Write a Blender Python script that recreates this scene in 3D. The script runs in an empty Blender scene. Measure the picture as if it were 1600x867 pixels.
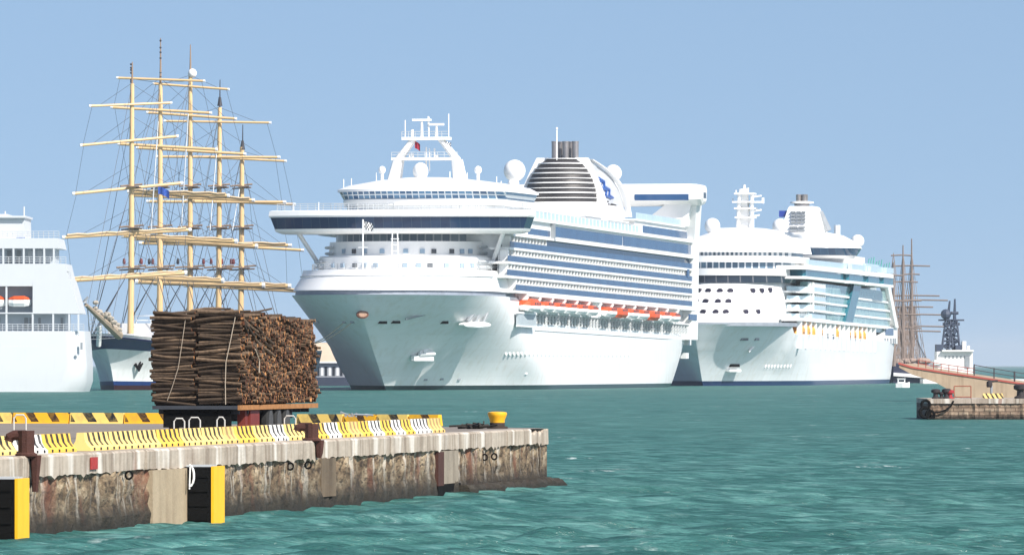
import bpy, bmesh, math, random
import numpy as np
from mathutils import Vector, Matrix
random.seed(7)
R = math.radians
S = bpy.context.scene
COL = S.collection

# ------------------------------------------------------------------ camera, sky, sun, exposure
FPX, CX, HY, HC = 12090.0, 800.0, 570.0, 4.2      # focal length in photo pixels, centre column, horizon row, eye height
cam = bpy.data.objects.new('camera', bpy.data.cameras.new('camera'))
COL.objects.link(cam)
cam.location = (0, 0, HC)
cam.rotation_euler = (R(90), 0, 0)
cam.data.sensor_width = 36
cam.data.lens = FPX * 36 / 1600
cam.data.shift_y = (HY - 433.5) / 1600
cam.data.clip_start = 1
cam.data.clip_end = 30000
S.camera = cam

SUN_EL, SUN_AZ = 43, 44                            # elevation; degrees to the right of straight behind the camera
w = bpy.data.worlds.new('World'); S.world = w; w.use_nodes = True
nt = w.node_tree; nt.nodes.clear()
tc = nt.nodes.new('ShaderNodeTexCoord')
mp = nt.nodes.new('ShaderNodeVectorMath'); mp.operation = 'ADD'; mp.inputs[1].default_value = (0, 0, .17)
nm = nt.nodes.new('ShaderNodeVectorMath'); nm.operation = 'NORMALIZE'
sk = nt.nodes.new('ShaderNodeTexSky'); sk.sky_type = 'NISHITA'; sk.sun_disc = False
sk.sun_elevation = R(SUN_EL); sk.sun_rotation = R(180 - SUN_AZ)
sk.air_density = 1.0; sk.dust_density = 1.2; sk.ozone_density = 2.0
bg = nt.nodes.new('ShaderNodeBackground'); bg.inputs['Strength'].default_value = .105
ow = nt.nodes.new('ShaderNodeOutputWorld')
nt.links.new(tc.outputs['Generated'], mp.inputs[0]); nt.links.new(mp.outputs[0], nm.inputs[0])
nt.links.new(nm.outputs[0], sk.inputs[0]); nt.links.new(sk.outputs[0], bg.inputs['Color'])
nt.links.new(bg.outputs[0], ow.inputs['Surface'])
sun = bpy.data.objects.new('sun', bpy.data.lights.new('sun', 'SUN')); COL.objects.link(sun)
sun.data.energy = 5.0; sun.data.angle = R(.5); sun.data.color = (1, .95, .87)
sd = Vector((math.sin(R(SUN_AZ)) * math.cos(R(SUN_EL)), -math.cos(R(SUN_AZ)) * math.cos(R(SUN_EL)), math.sin(R(SUN_EL))))
sun.rotation_euler = sd.to_track_quat('Z', 'Y').to_euler()
vs = S.view_settings; vs.view_transform = 'Standard'; vs.look = 'None'; vs.gamma = 1; vs.use_curve_mapping = False
vs.exposure = .48

# ------------------------------------------------------------------ materials
def node(nt, t, **k):
    n = nt.nodes.new(t)
    for a, b in k.items():
        if a in n.inputs: n.inputs[a].default_value = b
        else: setattr(n, a, b)
    return n
def newmat(name):
    m = bpy.data.materials.new(name); m.use_nodes = True
    return m, m.node_tree, m.node_tree.nodes['Principled BSDF']
def mix(nt, fac, a, b, mode='MIX'):
    n = nt.nodes.new('ShaderNodeMix'); n.data_type = 'RGBA'; n.blend_type = mode
    for i, v in ((0, fac), (6, a), (7, b)):
        if hasattr(v, 'is_linked') or hasattr(v, 'links'): nt.links.new(v, n.inputs[i])
        elif i == 0: n.inputs[0].default_value = v
        else: n.inputs[i].default_value = (*v, 1) if len(v) == 3 else v
    return n.outputs[2]
def ramp(nt, src, stops):
    n = nt.nodes.new('ShaderNodeValToRGB'); nt.links.new(src, n.inputs[0])
    e = n.color_ramp.elements
    while len(e) < len(stops): e.new(.5)
    for q, (p, c) in zip(e, stops):
        q.position = p; q.color = (*c, 1) if not isinstance(c, (int, float)) else (c, c, c, 1)
    return n.outputs[0]
def coord(nt, scale=(1, 1, 1), out='Object'):
    t = nt.nodes.new('ShaderNodeTexCoord'); m = nt.nodes.new('ShaderNodeMapping')
    m.inputs['Scale'].default_value = scale
    nt.links.new(t.outputs[out], m.inputs[0]); return m.outputs[0]
def noise(nt, scale=1, vec=None, detail=4, rough=.55):
    n = node(nt, 'ShaderNodeTexNoise', Scale=scale, Detail=detail, Roughness=rough)
    if vec is not None: nt.links.new(vec, n.inputs['Vector'])
    return n.outputs[0]
def mat(name, col, rough=.5, var=.12, scale=1.5, streak=0., metal=0., spec=.5, bump=0., stain=(.35, .27, .2)):
    m, nt, p = newmat(name)
    p.inputs['Roughness'].default_value = rough; p.inputs['Metallic'].default_value = metal
    p.inputs['Specular IOR Level'].default_value = spec
    n = noise(nt, scale, coord(nt))
    c = mix(nt, n, tuple(x * (1 - var) for x in col), tuple(min(1, x * (1 + var)) for x in col))
    if streak:
        s = noise(nt, 1, coord(nt, (1.3, 1.3, .12)), 5, .6)
        f = ramp(nt, s, [(.52, 0.), (.8, streak)])
        c = mix(nt, f, c, tuple(col[i] * stain[i] for i in range(3)))
    nt.links.new(c, p.inputs['Base Color'])
    if bump:
        b = node(nt, 'ShaderNodeBump', Strength=bump, Distance=.05)
        nt.links.new(noise(nt, scale * 6, coord(nt), 6), b.inputs['Height']); nt.links.new(b.outputs[0], p.inputs['Normal'])
    return m
def hull_mat(name, boot, boot_z, red=None, red_z=0., white=(.84, .84, .84)):
    m, nt, p = newmat(name)
    t = nt.nodes.new('ShaderNodeTexCoord'); sp = nt.nodes.new('ShaderNodeSeparateXYZ'); nt.links.new(t.outputs['Object'], sp.inputs[0])
    plates = node(nt, 'ShaderNodeTexBrick', Scale=1.0, **{'Mortar Size': .012, 'Brick Width': 9.0, 'Row Height': 2.3, 'Mortar Smooth': .5})
    cb = nt.nodes.new('ShaderNodeCombineXYZ'); nt.links.new(sp.outputs[1], cb.inputs[0]); nt.links.new(sp.outputs[2], cb.inputs[1])
    nt.links.new(cb.outputs[0], plates.inputs['Vector'])
    plates.inputs['Color1'].default_value = (*white, 1); plates.inputs['Color2'].default_value = (*[x * .93 for x in white], 1)
    plates.inputs['Mortar'].default_value = (*[x * .8 for x in white], 1)
    s = noise(nt, 1, coord(nt, (.8, .8, .05)), 5, .6)
    c = mix(nt, ramp(nt, s, [(.5, 0.), (.75, .4)]), plates.outputs[0], (.55, .5, .42))
    g = nt.nodes.new('ShaderNodeMath'); g.operation = 'LESS_THAN'; g.inputs[1].default_value = boot_z
    nt.links.new(sp.outputs[2], g.inputs[0]); c = mix(nt, g.outputs[0], c, boot)
    if red:
        g = nt.nodes.new('ShaderNodeMath'); g.operation = 'LESS_THAN'; g.inputs[1].default_value = red_z
        nt.links.new(sp.outputs[2], g.inputs[0]); c = mix(nt, g.outputs[0], c, red)
    nt.links.new(c, p.inputs['Base Color']); p.inputs['Roughness'].default_value = .3
    b = node(nt, 'ShaderNodeBump', Strength=.22, Distance=.15); nt.links.new(noise(nt, .35, coord(nt)), b.inputs['Height'])
    nt.links.new(b.outputs[0], p.inputs['Normal'])
    return m
def pane_mat(name, c1, c2, width, height, frame=(.75, .77, .78), fw=.05, axis='y', rough=.12):
    """a run of panes with thin mullions, each pane a little different"""
    m, nt, p = newmat(name)
    t = nt.nodes.new('ShaderNodeTexCoord'); sp = nt.nodes.new('ShaderNodeSeparateXYZ'); nt.links.new(t.outputs['Object'], sp.inputs[0])
    cb = nt.nodes.new('ShaderNodeCombineXYZ')
    nt.links.new(sp.outputs['XYZ'.index(axis.upper())], cb.inputs[0]); nt.links.new(sp.outputs[2], cb.inputs[1])
    br = node(nt, 'ShaderNodeTexBrick', Scale=1.0, offset=0., **{'Mortar Size': fw, 'Brick Width': width, 'Row Height': height, 'Mortar Smooth': 0.})
    br.inputs['Color1'].default_value = (*c1, 1); br.inputs['Color2'].default_value = (*c2, 1); br.inputs['Mortar'].default_value = (*frame, 1)
    nt.links.new(cb.outputs[0], br.inputs['Vector']); nt.links.new(br.outputs[0], p.inputs['Base Color'])
    p.inputs['Roughness'].default_value = rough; p.inputs['Specular IOR Level'].default_value = .3
    return m

WHITE = mat('ship_white', (.82, .82, .81), .35, .03, .3, streak=.12, stain=(.7, .62, .5))
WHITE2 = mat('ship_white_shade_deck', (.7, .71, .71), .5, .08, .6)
GREYW = mat('grey_white_steel', (.5, .53, .55), .5, .15, .5)
DARKIN = mat('dark_interior', (.05, .065, .075), .6, .5, .4)
STEELG = mat('grey_steel', (.25, .27, .29), .45, .25, .8)
NAVYGL = pane_mat('bridge_glass', (.012, .03, .075), (.02, .05, .11), 1.6, 40, (.04, .07, .11), .05, 'x', .1)
BLUEGL = pane_mat('blue_deck_glass', (.018, .06, .15), (.028, .085, .19), 2.9, 40, (.07, .14, .26), .04, 'y', .12)
BLUEGX = pane_mat('blue_lounge_glass', (.02, .07, .16), (.10, .22, .36), 1.1, .75, (.6, .65, .68), .09, 'x', .1)
TEALGL = pane_mat('teal_curtain_glass', (.16, .3, .32), (.26, .42, .42), 1.5, 1.2, (.42, .54, .54), .05, 'y', .08)
TEALDK = pane_mat('dark_teal_glass', (.015, .09, .13), (.02, .14, .19), 1.3, 40, (.06, .2, .24), .05, 'y', .08)
NAVYDK = mat('navy_paint', (.012, .03, .085), .35, .15, .8)
SCREEN = mat('pale_wind_screen', (.5, .63, .69), .15, .15, .25)
ORANGE = mat('lifeboat_orange', (.58, .085, .02), .4, .12, .6)
AMBER = mat('lifeboat_amber', (.8, .33, .05), .4, .12, .6)
SPAR = mat('buff_spar_paint', (.7, .48, .24), .5, .14, .5)
ROPE_D = mat('dark_rigging', (.07, .075, .09), .8, .2)
BLACK = mat('black_rubber', (.006, .006, .006), .9, .5, 3, spec=.1)
YEL = mat('safety_yellow', (.85, .47, .012), .5, .12, 3, streak=.25)
RUST = mat('rusty_iron', (.055, .017, .011), .85, .5, 5, bump=.4)
FUNNELD = mat('funnel_dark', (.03, .027, .028), .5, .5, .7)
PIPE = mat('exhaust_pipe', (.3, .28, .28), .35, .3, .7, metal=.6)
WOODEND = None

# ------------------------------------------------------------------ mesh builder and object helpers
class MB:
    def __init__(s, f=None): s.v = []; s.f = []; s.m = []; s.mi = 0; s.fn = f
    def pts(s, P):
        i = len(s.v); s.v += [tuple(s.fn(*p)) if s.fn else tuple(p) for p in P]; return i
    def face(s, *ix): s.f.append(tuple(ix)); s.m.append(s.mi)
    def quad(s, *P): i = s.pts(P); s.face(*range(i, i + len(P)))
    def box(s, x0, x1, y0, y1, z0, z1):
        i = s.pts([(x0, y0, z0), (x1, y0, z0), (x1, y1, z0), (x0, y1, z0), (x0, y0, z1), (x1, y0, z1), (x1, y1, z1), (x0, y1, z1)])
        for q in ((0, 3, 2, 1), (4, 5, 6, 7), (0, 1, 5, 4), (1, 2, 6, 5), (2, 3, 7, 6), (3, 0, 4, 7)): s.face(*[i + k for k in q])
    def obox(s, c, ex, sx, sy, sz):
        """box at c, its local x along the horizontal direction ex"""
        ex = Vector((ex[0], ex[1], 0)).normalized(); ey = Vector((-ex.y, ex.x, 0)); c = Vector(c)
        P = [c + ex * (a * sx / 2) + ey * (b * sy / 2) + Vector((0, 0, d * sz / 2)) for d in (-1, 1) for a, b in ((-1, -1), (1, -1), (1, 1), (-1, 1))]
        i = s.pts(P)
        for q in ((0, 3, 2, 1), (4, 5, 6, 7), (0, 1, 5, 4), (1, 2, 6, 5), (2, 3, 7, 6), (3, 0, 4, 7)): s.face(*[i + k for k in q])
    def loft(s, rings, closed=True, cap=True, wrap=False):
        n = len(rings[0]); base = [s.pts(r) for r in rings]
        N = n if closed else n - 1
        for a, b in zip(base, base[1:] + (base[:1] if wrap else [])):
            for k in range(N): s.face(a + k, a + (k + 1) % n, b + (k + 1) % n, b + k)
        if cap and closed:
            s.face(*[base[0] + k for k in reversed(range(n))]); s.face(*[base[-1] + k for k in range(n)])
    def prism(s, poly, z0, z1): s.loft([[(x, y, z0) for x, y in poly], [(x, y, z1) for x, y in poly]])
    def tube(s, P, r, n=6, r1=None, cap=True):
        P = [Vector(p) for p in P]; rings = []
        for k, p in enumerate(P):
            d = (P[min(k + 1, len(P) - 1)] - P[max(k - 1, 0)]).normalized()
            u = d.cross(Vector((0, 0, 1)) if abs(d.z) < .9 else Vector((0, 1, 0))).normalized(); v = d.cross(u)
            rr = r if r1 is None else r + (r1 - r) * k / (len(P) - 1)
            rings.append([p + u * (rr * math.cos(2 * math.pi * j / n)) + v * (rr * math.sin(2 * math.pi * j / n)) for j in range(n)])
        s.loft(rings, cap=cap)
    def ball(s, c, r, n=14, m=9, sz=1.):
        rings = []
        for j in range(m + 1):
            t = math.pi * j / m; rr = max(r * math.sin(t), r * .02)
            rings.append([(c[0] + rr * math.cos(2 * math.pi * k / n), c[1] + rr * math.sin(2 * math.pi * k / n), c[2] - r * sz * math.cos(t)) for k in range(n)])
        s.loft(rings)
    def lathe(s, c, prof, n=16):
        s.loft([[(c[0] + max(r, .001) * math.cos(2 * math.pi * k / n), c[1] + max(r, .001) * math.sin(2 * math.pi * k / n), c[2] + z) for k in range(n)] for r, z in prof])
    def build(s, name, mats, parent=None, smooth=False, origin=None):
        me = bpy.data.meshes.new(name)
        off = Vector((0, 0, 0))
        if parent is None:
            if origin is None:
                A = np.array(s.v); origin = ((A[:, 0].min() + A[:, 0].max()) / 2, (A[:, 1].min() + A[:, 1].max()) / 2, A[:, 2].min())
            off = Vector(origin)
        elif origin is not None: off = Vector(origin)
        me.from_pydata([tuple(Vector(p) - off) for p in s.v], [], s.f)
        if not isinstance(mats, (list, tuple)): mats = [mats]
        for m in mats: me.materials.append(m)
        if len(mats) > 1: me.polygons.foreach_set('material_index', s.m)
        bm = bmesh.new(); bm.from_mesh(me); bmesh.ops.recalc_face_normals(bm, faces=bm.faces[:]); bm.to_mesh(me); bm.free()
        if smooth:
            me.polygons.foreach_set('use_smooth', [True] * len(me.polygons)); me.set_sharp_from_angle(angle=R(35))
        me.update()
        o = bpy.data.objects.new(name, me); COL.objects.link(o)
        if parent is not None: o.parent = parent
        if parent is None or origin is not None: o.location = off
        return o
def tag(o, label=None, cat=None, group=None, kind=None):
    if label: o['label'] = label
    if cat: o['category'] = cat
    if group: o['group'] = group
    if kind: o['kind'] = kind
    return o
def thing(name, label, cat, loc=(0, 0, 0), rz=0., group=None):
    o = bpy.data.objects.new(name, None); COL.objects.link(o); o.location = loc; o.rotation_euler = (0, 0, rz); o.empty_display_size = .5
    return tag(o, label, cat, group)
def copy_tree(o, parent=None):
    c = o.copy(); COL.objects.link(c)
    if parent is not None: c.parent = parent
    for ch in list(o.children): copy_tree(ch, c)
    return c
def at(px, py, Y): return Vector(((px - CX) * Y / FPX, Y, HC + (HY - py) * Y / FPX))

class Frame:
    """a ship or quay frame: x to its port side, y aft, z up, turned by th about the vertical"""
    def __init__(s, x, y, th): s.o = Vector((x, y, 0)); s.th = R(th); s.u = (math.sin(s.th), math.cos(s.th)); s.v = (s.u[1], -s.u[0])
    def w(s, b, a, z=0.): return Vector((s.o.x + b * s.v[0] + a * s.u[0], s.o.y + b * s.v[1] + a * s.u[1], z))
    def px(s, b, a): p = s.w(b, a); return CX + FPX * p.x / p.y
    def a_at(s, px, b):
        k = (px - CX) / FPX; return (k * (s.o.y + b * s.v[1]) - s.o.x - b * s.v[0]) / (s.u[0] - k * s.u[1])
    def b_at(s, px, a):
        k = (px - CX) / FPX; return (k * (s.o.y + a * s.u[1]) - s.o.x - a * s.u[0]) / (s.v[0] - k * s.v[1])
    def z_at(s, py, b, a): return HC + (HY - py) * s.w(b, a).y / FPX
    def local(s, P): d = Vector(P) - s.o; return Vector((d.x * s.v[0] + d.y * s.v[1], d.x * s.u[0] + d.y * s.u[1], P[2]))

def plan(half, front, depth, back, n=28, bow=2.0):
    """plan outline: a rounded front between two straight sides"""
    P = []
    for k in range(n + 1):
        ph = math.pi / 2 - math.pi * k / n
        b = half * math.sin(ph); P.append((b, front + depth * (1 - max(0, 1 - abs(math.sin(ph)) ** bow) ** (1 / bow))))
    return P + [(-half, back), (half, back)]
def ring(pl, z): return [(x, y, z) for x, y in pl]
def front_a(b, front, depth, half): return front + depth * (1 - math.sqrt(max(0, 1 - (b / half) ** 2)))
def front_dir(b, depth, half):
    q = min(.98, abs(b) / half); return (1, math.copysign(depth * q / math.sqrt(1 - q * q) / half, b))
def rail(mb, P, h=1.1, step=2., r=.035, bars=3):
    for p, q in zip(P, P[1:]):
        p, q = Vector(p), Vector(q); L = (q - p).length; n = max(1, round(L / step))
        for k in range(n + 1):
            c = p.lerp(q, k / n); mb.tube([c, c + Vector((0, 0, h))], r, 4, cap=False)
        for j in range(1, bars + 1): d = Vector((0, 0, h * j / bars)); mb.tube([p + d, q + d], r, 4, cap=False)
# ------------------------------------------------------------------ water
def make_water():
    ys = [120.]
    while ys[-1] < 1900: ys.append(ys[-1] + max(.3, ys[-1] ** 2 / (HC * FPX * .64) * .3))
    while ys[-1] < 26000: ys.append(ys[-1] * 1.12)
    ys = np.array(ys); nx = 460
    u = np.linspace(-1, 1, nx)
    Y = np.repeat(ys[:, None], nx, 1); X = u[None, :] * (.066 * Y * 1.7 + 8 + np.maximum(0, Y - 1900) * 1.5)
    dY = np.gradient(ys)[:, None]
    rng = np.random.RandomState(3); H = np.zeros_like(X)
    for k in range(46):
        lam = .8 * (5.0 / .8) ** rng.rand(); th = R(-68 + rng.randn() * 24)
        kx, ky = 2 * np.pi / lam * np.cos(th), 2 * np.pi / lam * np.sin(th)
        att = np.clip((lam / np.abs(np.sin(th) + 1e-3) / dY - 2) / 3, 0, 1)
        ph = kx * X + ky * Y + rng.rand() * 6.28
        H += att * .0072 * lam ** .55 * (np.exp(1.1 * np.sin(ph)) - 1.25)
    g = .6 + .8 * (np.sin(X * .11 + Y * .05 + 2 * np.sin(Y * .021)) * np.sin(Y * .043 - X * .03) * .5 + .5)
    H *= g
    co = np.stack([X, Y, H], -1).reshape(-1, 3)
    ny = len(ys); idx = np.arange(ny * nx).reshape(ny, nx)
    q = np.stack([idx[:-1, :-1], idx[:-1, 1:], idx[1:, 1:], idx[1:, :-1]], -1).reshape(-1, 4)
    me = bpy.data.meshes.new('water'); me.vertices.add(len(co)); me.vertices.foreach_set('co', co.ravel())
    me.loops.add(q.size); me.loops.foreach_set('vertex_index', q.ravel().astype(np.int32))
    me.polygons.add(len(q)); me.polygons.foreach_set('loop_start', np.arange(0, q.size, 4, dtype=np.int32))
    me.polygons.foreach_set('use_smooth', np.ones(len(q), bool)); me.update(); me.validate()
    m, nt, p = newmat('harbour_water')
    v = coord(nt, (.06, .025, 1)); big = noise(nt, 1, v, 5, .6)
    fine = noise(nt, 1, coord(nt, (.34, .6, 1)), 6, .66)
    c = mix(nt, ramp(nt, big, [(.3, 0.), (.7, 1.)]), (.05, .165, .15), (.1, .245, .222))
    c = mix(nt, ramp(nt, fine, [(.42, .8), (.58, 0.)]), c, (.018, .08, .072))  # dark streaks in the colour strengthen the shading of the waves
    fin2 = noise(nt, 1, coord(nt, (.8, 1.3, 1)), 5, .65); c = mix(nt, ramp(nt, fin2, [(.4, .6), (.5, 0.)]), c, (.025, .09, .082)); c = mix(nt, ramp(nt, fin2, [(.56, 0.), (.68, .45)]), c, (.2, .36, .34))  # finer dark and light streaks painted in for wave shade and glints
    fo = nt.nodes.new('ShaderNodeMath'); fo.operation = 'MULTIPLY'
    nt.links.new(ramp(nt, noise(nt, 1, coord(nt, (.16, .045, 1)), 3, .5), [(.62, 0.), (.71, 1.)]), fo.inputs[0])
    nt.links.new(ramp(nt, noise(nt, 1, coord(nt, (1.6, .5, 1)), 4, .65), [(.55, 0.), (.68, 1.)]), fo.inputs[1])
    c = mix(nt, fo.outputs[0], c, (.6, .68, .66))
    b = node(nt, 'ShaderNodeBump', Strength=1, Distance=.4)
    nt.links.new(noise(nt, 1, coord(nt, (.55, 1.9, 1)), 6, .62), b.inputs['Height']); df = nt.nodes.new('ShaderNodeBsdfDiffuse'); nt.links.new(c, df.inputs['Color']); nt.links.new(b.outputs[0], df.inputs['Normal'])
    gl = node(nt, 'ShaderNodeBsdfGlossy', Roughness=.16); nt.links.new(b.outputs[0], gl.inputs['Normal'])
    fr = node(nt, 'ShaderNodeFresnel', IOR=1.33); nt.links.new(b.outputs[0], fr.inputs['Normal'])
    fm = nt.nodes.new('ShaderNodeMapRange'); fm.inputs['To Min'].default_value = .02; fm.inputs['To Max'].default_value = .42; nt.links.new(fr.outputs[0], fm.inputs['Value'])
    ms = nt.nodes.new('ShaderNodeMixShader'); nt.links.new(fm.outputs[0], ms.inputs[0]); nt.links.new(df.outputs[0], ms.inputs[1]); nt.links.new(gl.outputs[0], ms.inputs[2])
    nt.nodes.remove(p); nt.links.new(ms.outputs[0], nt.nodes['Material Output'].inputs['Surface'])
    me.materials.append(m)
    o = bpy.data.objects.new('water', me); COL.objects.link(o); tag(o, 'choppy teal green harbour water with small whitecaps', None, None, 'structure')
make_water()

# ------------------------------------------------------------------ the near concrete pier
PTH = math.degrees(math.atan(.1567))
PIER = Frame(-40.49 + .1567 * 150, 150, PTH); PZ = 2.03
def s_px(px): return (40.49 / (.1567 + (CX - px) / FPX) - 150) / PIER.u[1]
def pier_wall_mat():
    m, nt, p = newmat('weathered_pier_wall')
    t = nt.nodes.new('ShaderNodeTexCoord'); sp = nt.nodes.new('ShaderNodeSeparateXYZ'); nt.links.new(t.outputs['Object'], sp.inputs[0])
    rough = noise(nt, 1, coord(nt, (2., .9, 2.2)), 8, .7)
    c = ramp(nt, rough, [(.37, (.05, .03, .016)), (.46, (.17, .115, .065)), (.54, (.29, .21, .125)), (.64, (.46, .37, .25))])
    sp2 = noise(nt, 1, coord(nt, (5, 2.6, 7)), 5, .6)                     # speckles of shell and holes
    c = mix(nt, ramp(nt, sp2, [(.54, 0.), (.62, .85)]), c, (.025, .015, .01))
    st = noise(nt, 1, coord(nt, (1, 1.15, .1)), 6, .68)                    # long pale runs
    c = mix(nt, ramp(nt, st, [(.53, 0.), (.6, .75)]), c, (.55, .5, .42))
    ru = noise(nt, 1, coord(nt, (1, .42, .16)), 4, .6)
    c = mix(nt, ramp(nt, ru, [(.55, 0.), (.63, .7)]), c, (.19, .06, .03))
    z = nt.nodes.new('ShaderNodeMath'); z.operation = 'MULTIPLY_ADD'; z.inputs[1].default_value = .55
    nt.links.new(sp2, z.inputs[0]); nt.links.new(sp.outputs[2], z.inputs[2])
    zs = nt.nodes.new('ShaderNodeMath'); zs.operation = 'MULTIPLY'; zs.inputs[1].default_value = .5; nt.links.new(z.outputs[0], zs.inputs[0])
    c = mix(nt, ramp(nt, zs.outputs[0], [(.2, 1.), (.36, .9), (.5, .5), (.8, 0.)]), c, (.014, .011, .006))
    nt.links.new(c, p.inputs['Base Color']); p.inputs['Roughness'].default_value = .85
    b = node(nt, 'ShaderNodeBump', Strength=1, Distance=.12); nt.links.new(noise(nt, 1, coord(nt, (4, 2, 5)), 8, .7), b.inputs['Height'])
    nt.links.new(b.outputs[0], p.inputs['Normal']); return m
def coping_mat(name='pale_coping_concrete', lo=(.28, .23, .17), hi=(.55, .48, .4)):
    m, nt, p = newmat(name)
    c = mix(nt, noise(nt, 1, coord(nt, (1.5, .5, 2.)), 6, .65), lo, hi)
    st = noise(nt, 1, coord(nt, (1, 1.6, .12)), 6, .7)
    c = mix(nt, ramp(nt, st, [(.45, 0.), (.6, .65)]), c, (.16, .115, .08))
    s2 = noise(nt, 1, coord(nt, (1, .8, .1)), 3, .5); c = mix(nt, ramp(nt, s2, [(.54, 0.), (.62, .7)]), c, (.74, .7, .63))
    s3 = noise(nt, 1, coord(nt, (1, .33, .2)), 3, .5); c = mix(nt, ramp(nt, s3, [(.66, 0.), (.72, .7)]), c, (.25, .1, .06))
    nt.links.new(c, p.inputs['Base Color']); p.inputs['Roughness'].default_value = .8
    b = node(nt, 'ShaderNodeBump', Strength=.6, Distance=.05); nt.links.new(noise(nt, 1, coord(nt, (4, 2, 5)), 8, .7), b.inputs['Height'])
    nt.links.new(b.outputs[0], p.inputs['Normal']); return m
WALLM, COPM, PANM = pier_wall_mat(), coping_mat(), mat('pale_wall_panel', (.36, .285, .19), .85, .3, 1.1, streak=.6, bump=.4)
DECKM = mat('worn_quay_deck', (.2, .17, .145), .85, .35, .6, bump=.3)
def make_pier():
    rng = random.Random(5); SE = 116.4
    root = thing('pier', 'weathered concrete pier with pale coping and stained brown wall', None, PIER.o, -PIER.th); root['kind'] = 'structure'
    far0, far1 = PIER.local((-60, 361, 0)), PIER.local((1.2, 266.2, 0))
    mb = MB(); mb.quad((0, -25, PZ), (0, SE, PZ), (far1.x, far1.y, PZ), (far0.x, far0.y, PZ), (far0.x - 90, -25, PZ)); mb.build('deck', DECKM, root)
    mb = MB()                                                            # the wall, rough all over
    ss = [-25 + .35 * k for k in range(int((SE + 25) / .35) + 1)] + [SE]; zs = [-1, -.2, .15, .4, .65, .9, 1.15, 1.4, 1.53]
    def bulge(s, z): return (rng.uniform(-.05, .05) + .05 * math.sin(s * 1.3) - (.14 if s > 113.4 else 0) + (.05 if z < .5 else 0)) if z > -.5 else .05
    grid = [[(bulge(s, z), s, z) for z in zs] for s in ss]
    base = [mb.pts(c) for c in grid]
    for a, b in zip(base, base[1:]):
        for k in range(len(zs) - 1): mb.face(a + k, b + k, b + k + 1, a + k + 1)
    e = [[(far1.x * f + (1 - f) * grid[-1][k][0], far1.y * f + (1 - f) * SE + rng.uniform(-.03, .03), z) for k, z in enumerate(zs)] for f in (0, .5, 1)]
    base = [mb.pts(c) for c in e]
    for a, b in zip(base, base[1:]):
        for k in range(len(zs) - 1): mb.face(a + k, b + k, b + k + 1, a + k + 1)
    mb.quad((far1.x, far1.y, -1), (far0.x, far0.y, -1), (far0.x, far0.y, PZ - .05), (far1.x, far1.y, PZ - .05))
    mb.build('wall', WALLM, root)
    mb = MB(); rr = []                                                   # broken coping round the end
    for k in range(9):
        f = k / 8; x = far1.x * f - (1 - f) * .05; y = SE + .04 + (far1.y - SE) * f; zt = PZ - .02 - .16 * rng.random() * (k < 7)
        rr.append([(x - .5, y - .6, 1.5), (x + .05, y, 1.5 - .05 * rng.random()), (x + .04, y, zt), (x - .5, y - .6, zt)])
    mb.loft(rr); mb.build('coping_block', COPM, root)
    s = -25.
    k = 0
    while s < SE - .5:                                                   # coping blocks, one after another
        L = rng.choice((6.1, 7.4, 9.2)); e2 = min(s + L, SE)
        if e2 > 112 and s < 112: e2 = 113.3
        end = s > 113
        mb = MB(); n = max(2, int((e2 - s) / .3)); rr = []
        dd = rng.uniform(.04, .11)
        for j in range(n + 1):
            y = s + .012 + (e2 - s - .024) * j / n; jit = lambda a: rng.uniform(-a, a)
            zt = PZ + .004 - (0 if not end else .03 + .22 * abs(jit(1)))
            zb = 1.52 + jit(.025) - (rng.random() < .12) * .08
            rr.append([(-.6, y, zb), (dd + jit(.012) - (.1 if end else 0), y, zb), (dd + jit(.012) - (.1 if end else 0), y, zt - .05), (dd - .05 - (.1 if end else 0) + jit(.01), y, zt), (-.6, y, zt)])
        mb.loft(rr); mb.build('coping_block', COPM, root); s = e2; k += 1
    a, b = s_px(229), s_px(283)                                          # pale full height panel beside the fender
    mb = MB(); mb.box(-.3, .16, a, b + 1.2, -1, 1.5); mb.build('wall_panel', PANM, root)
    a, b = s_px(497), s_px(520)
    mb = MB(); mb.box(-.3, .1, a, b, .4, 1.5); mb.build('wall_panel', mat('dark_patch', (.13, .095, .06), .85, .5, 1.6, streak=.8, bump=.5), root)
    a, b = s_px(683), s_px(712)
    mb = MB(); mb.box(-.3, .09, a, b, .45, 1.49); mb.build('wall_panel', mat('grey_patch', (.26, .22, .17), .85, .4, 1.4, streak=.8, bump=.5), root)
    mb = MB(); mb.box(-.3, .1, a - .35, a + .75, .4, 1.47); mb.build('rust_plate', RUST, root)
    mb = MB(); mb.box(-.3, .085, a - .3, b + .5, -.3, .44); mb.build('niche_shade', BLACK, root)  # black box stands in for the dark inside of the niche
    mb = MB(); rr = []                                                   # broken footing that sticks out at the end
    y = s_px(712)
    while y < SE + 2.0:
        dx = rng.uniform(-.1, .1); zt = .34 + rng.uniform(-.07, .05) - max(0, y - SE) * .05
        o2 = .55 + dx; rr.append([(-2, y, -1), (o2 + .1, y, -1), (o2, y, zt - .12), (o2 - .12, y, zt), (-2, y, zt)]); y += .4
    mb.loft(rr); mb.build('footing', WALLM, root)
    mb = MB()
    for pxx, z, dd in ((191, 1.42, .12), (448, 1.35, .05), (476, 1.35, .05), (752, 1.2, .06), (767, 1.2, .06)):
        y = s_px(pxx); mb.tube([(dd + .05 + .09 * math.cos(t), y, z + .1 * math.sin(t)) for t in [k * .7 for k in range(10)]], .03, 5)
    mb.build('iron_ring', BLACK, root)
    mb = MB(); y = s_px(142); mb.box(.1, .125, y - .55, y + .25, 1.62, 1.92); mb.build('red_mark', mat('old_red_paint', (.33, .03, .025), .7, .4, 6), root)
    return root
make_pier()

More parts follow.
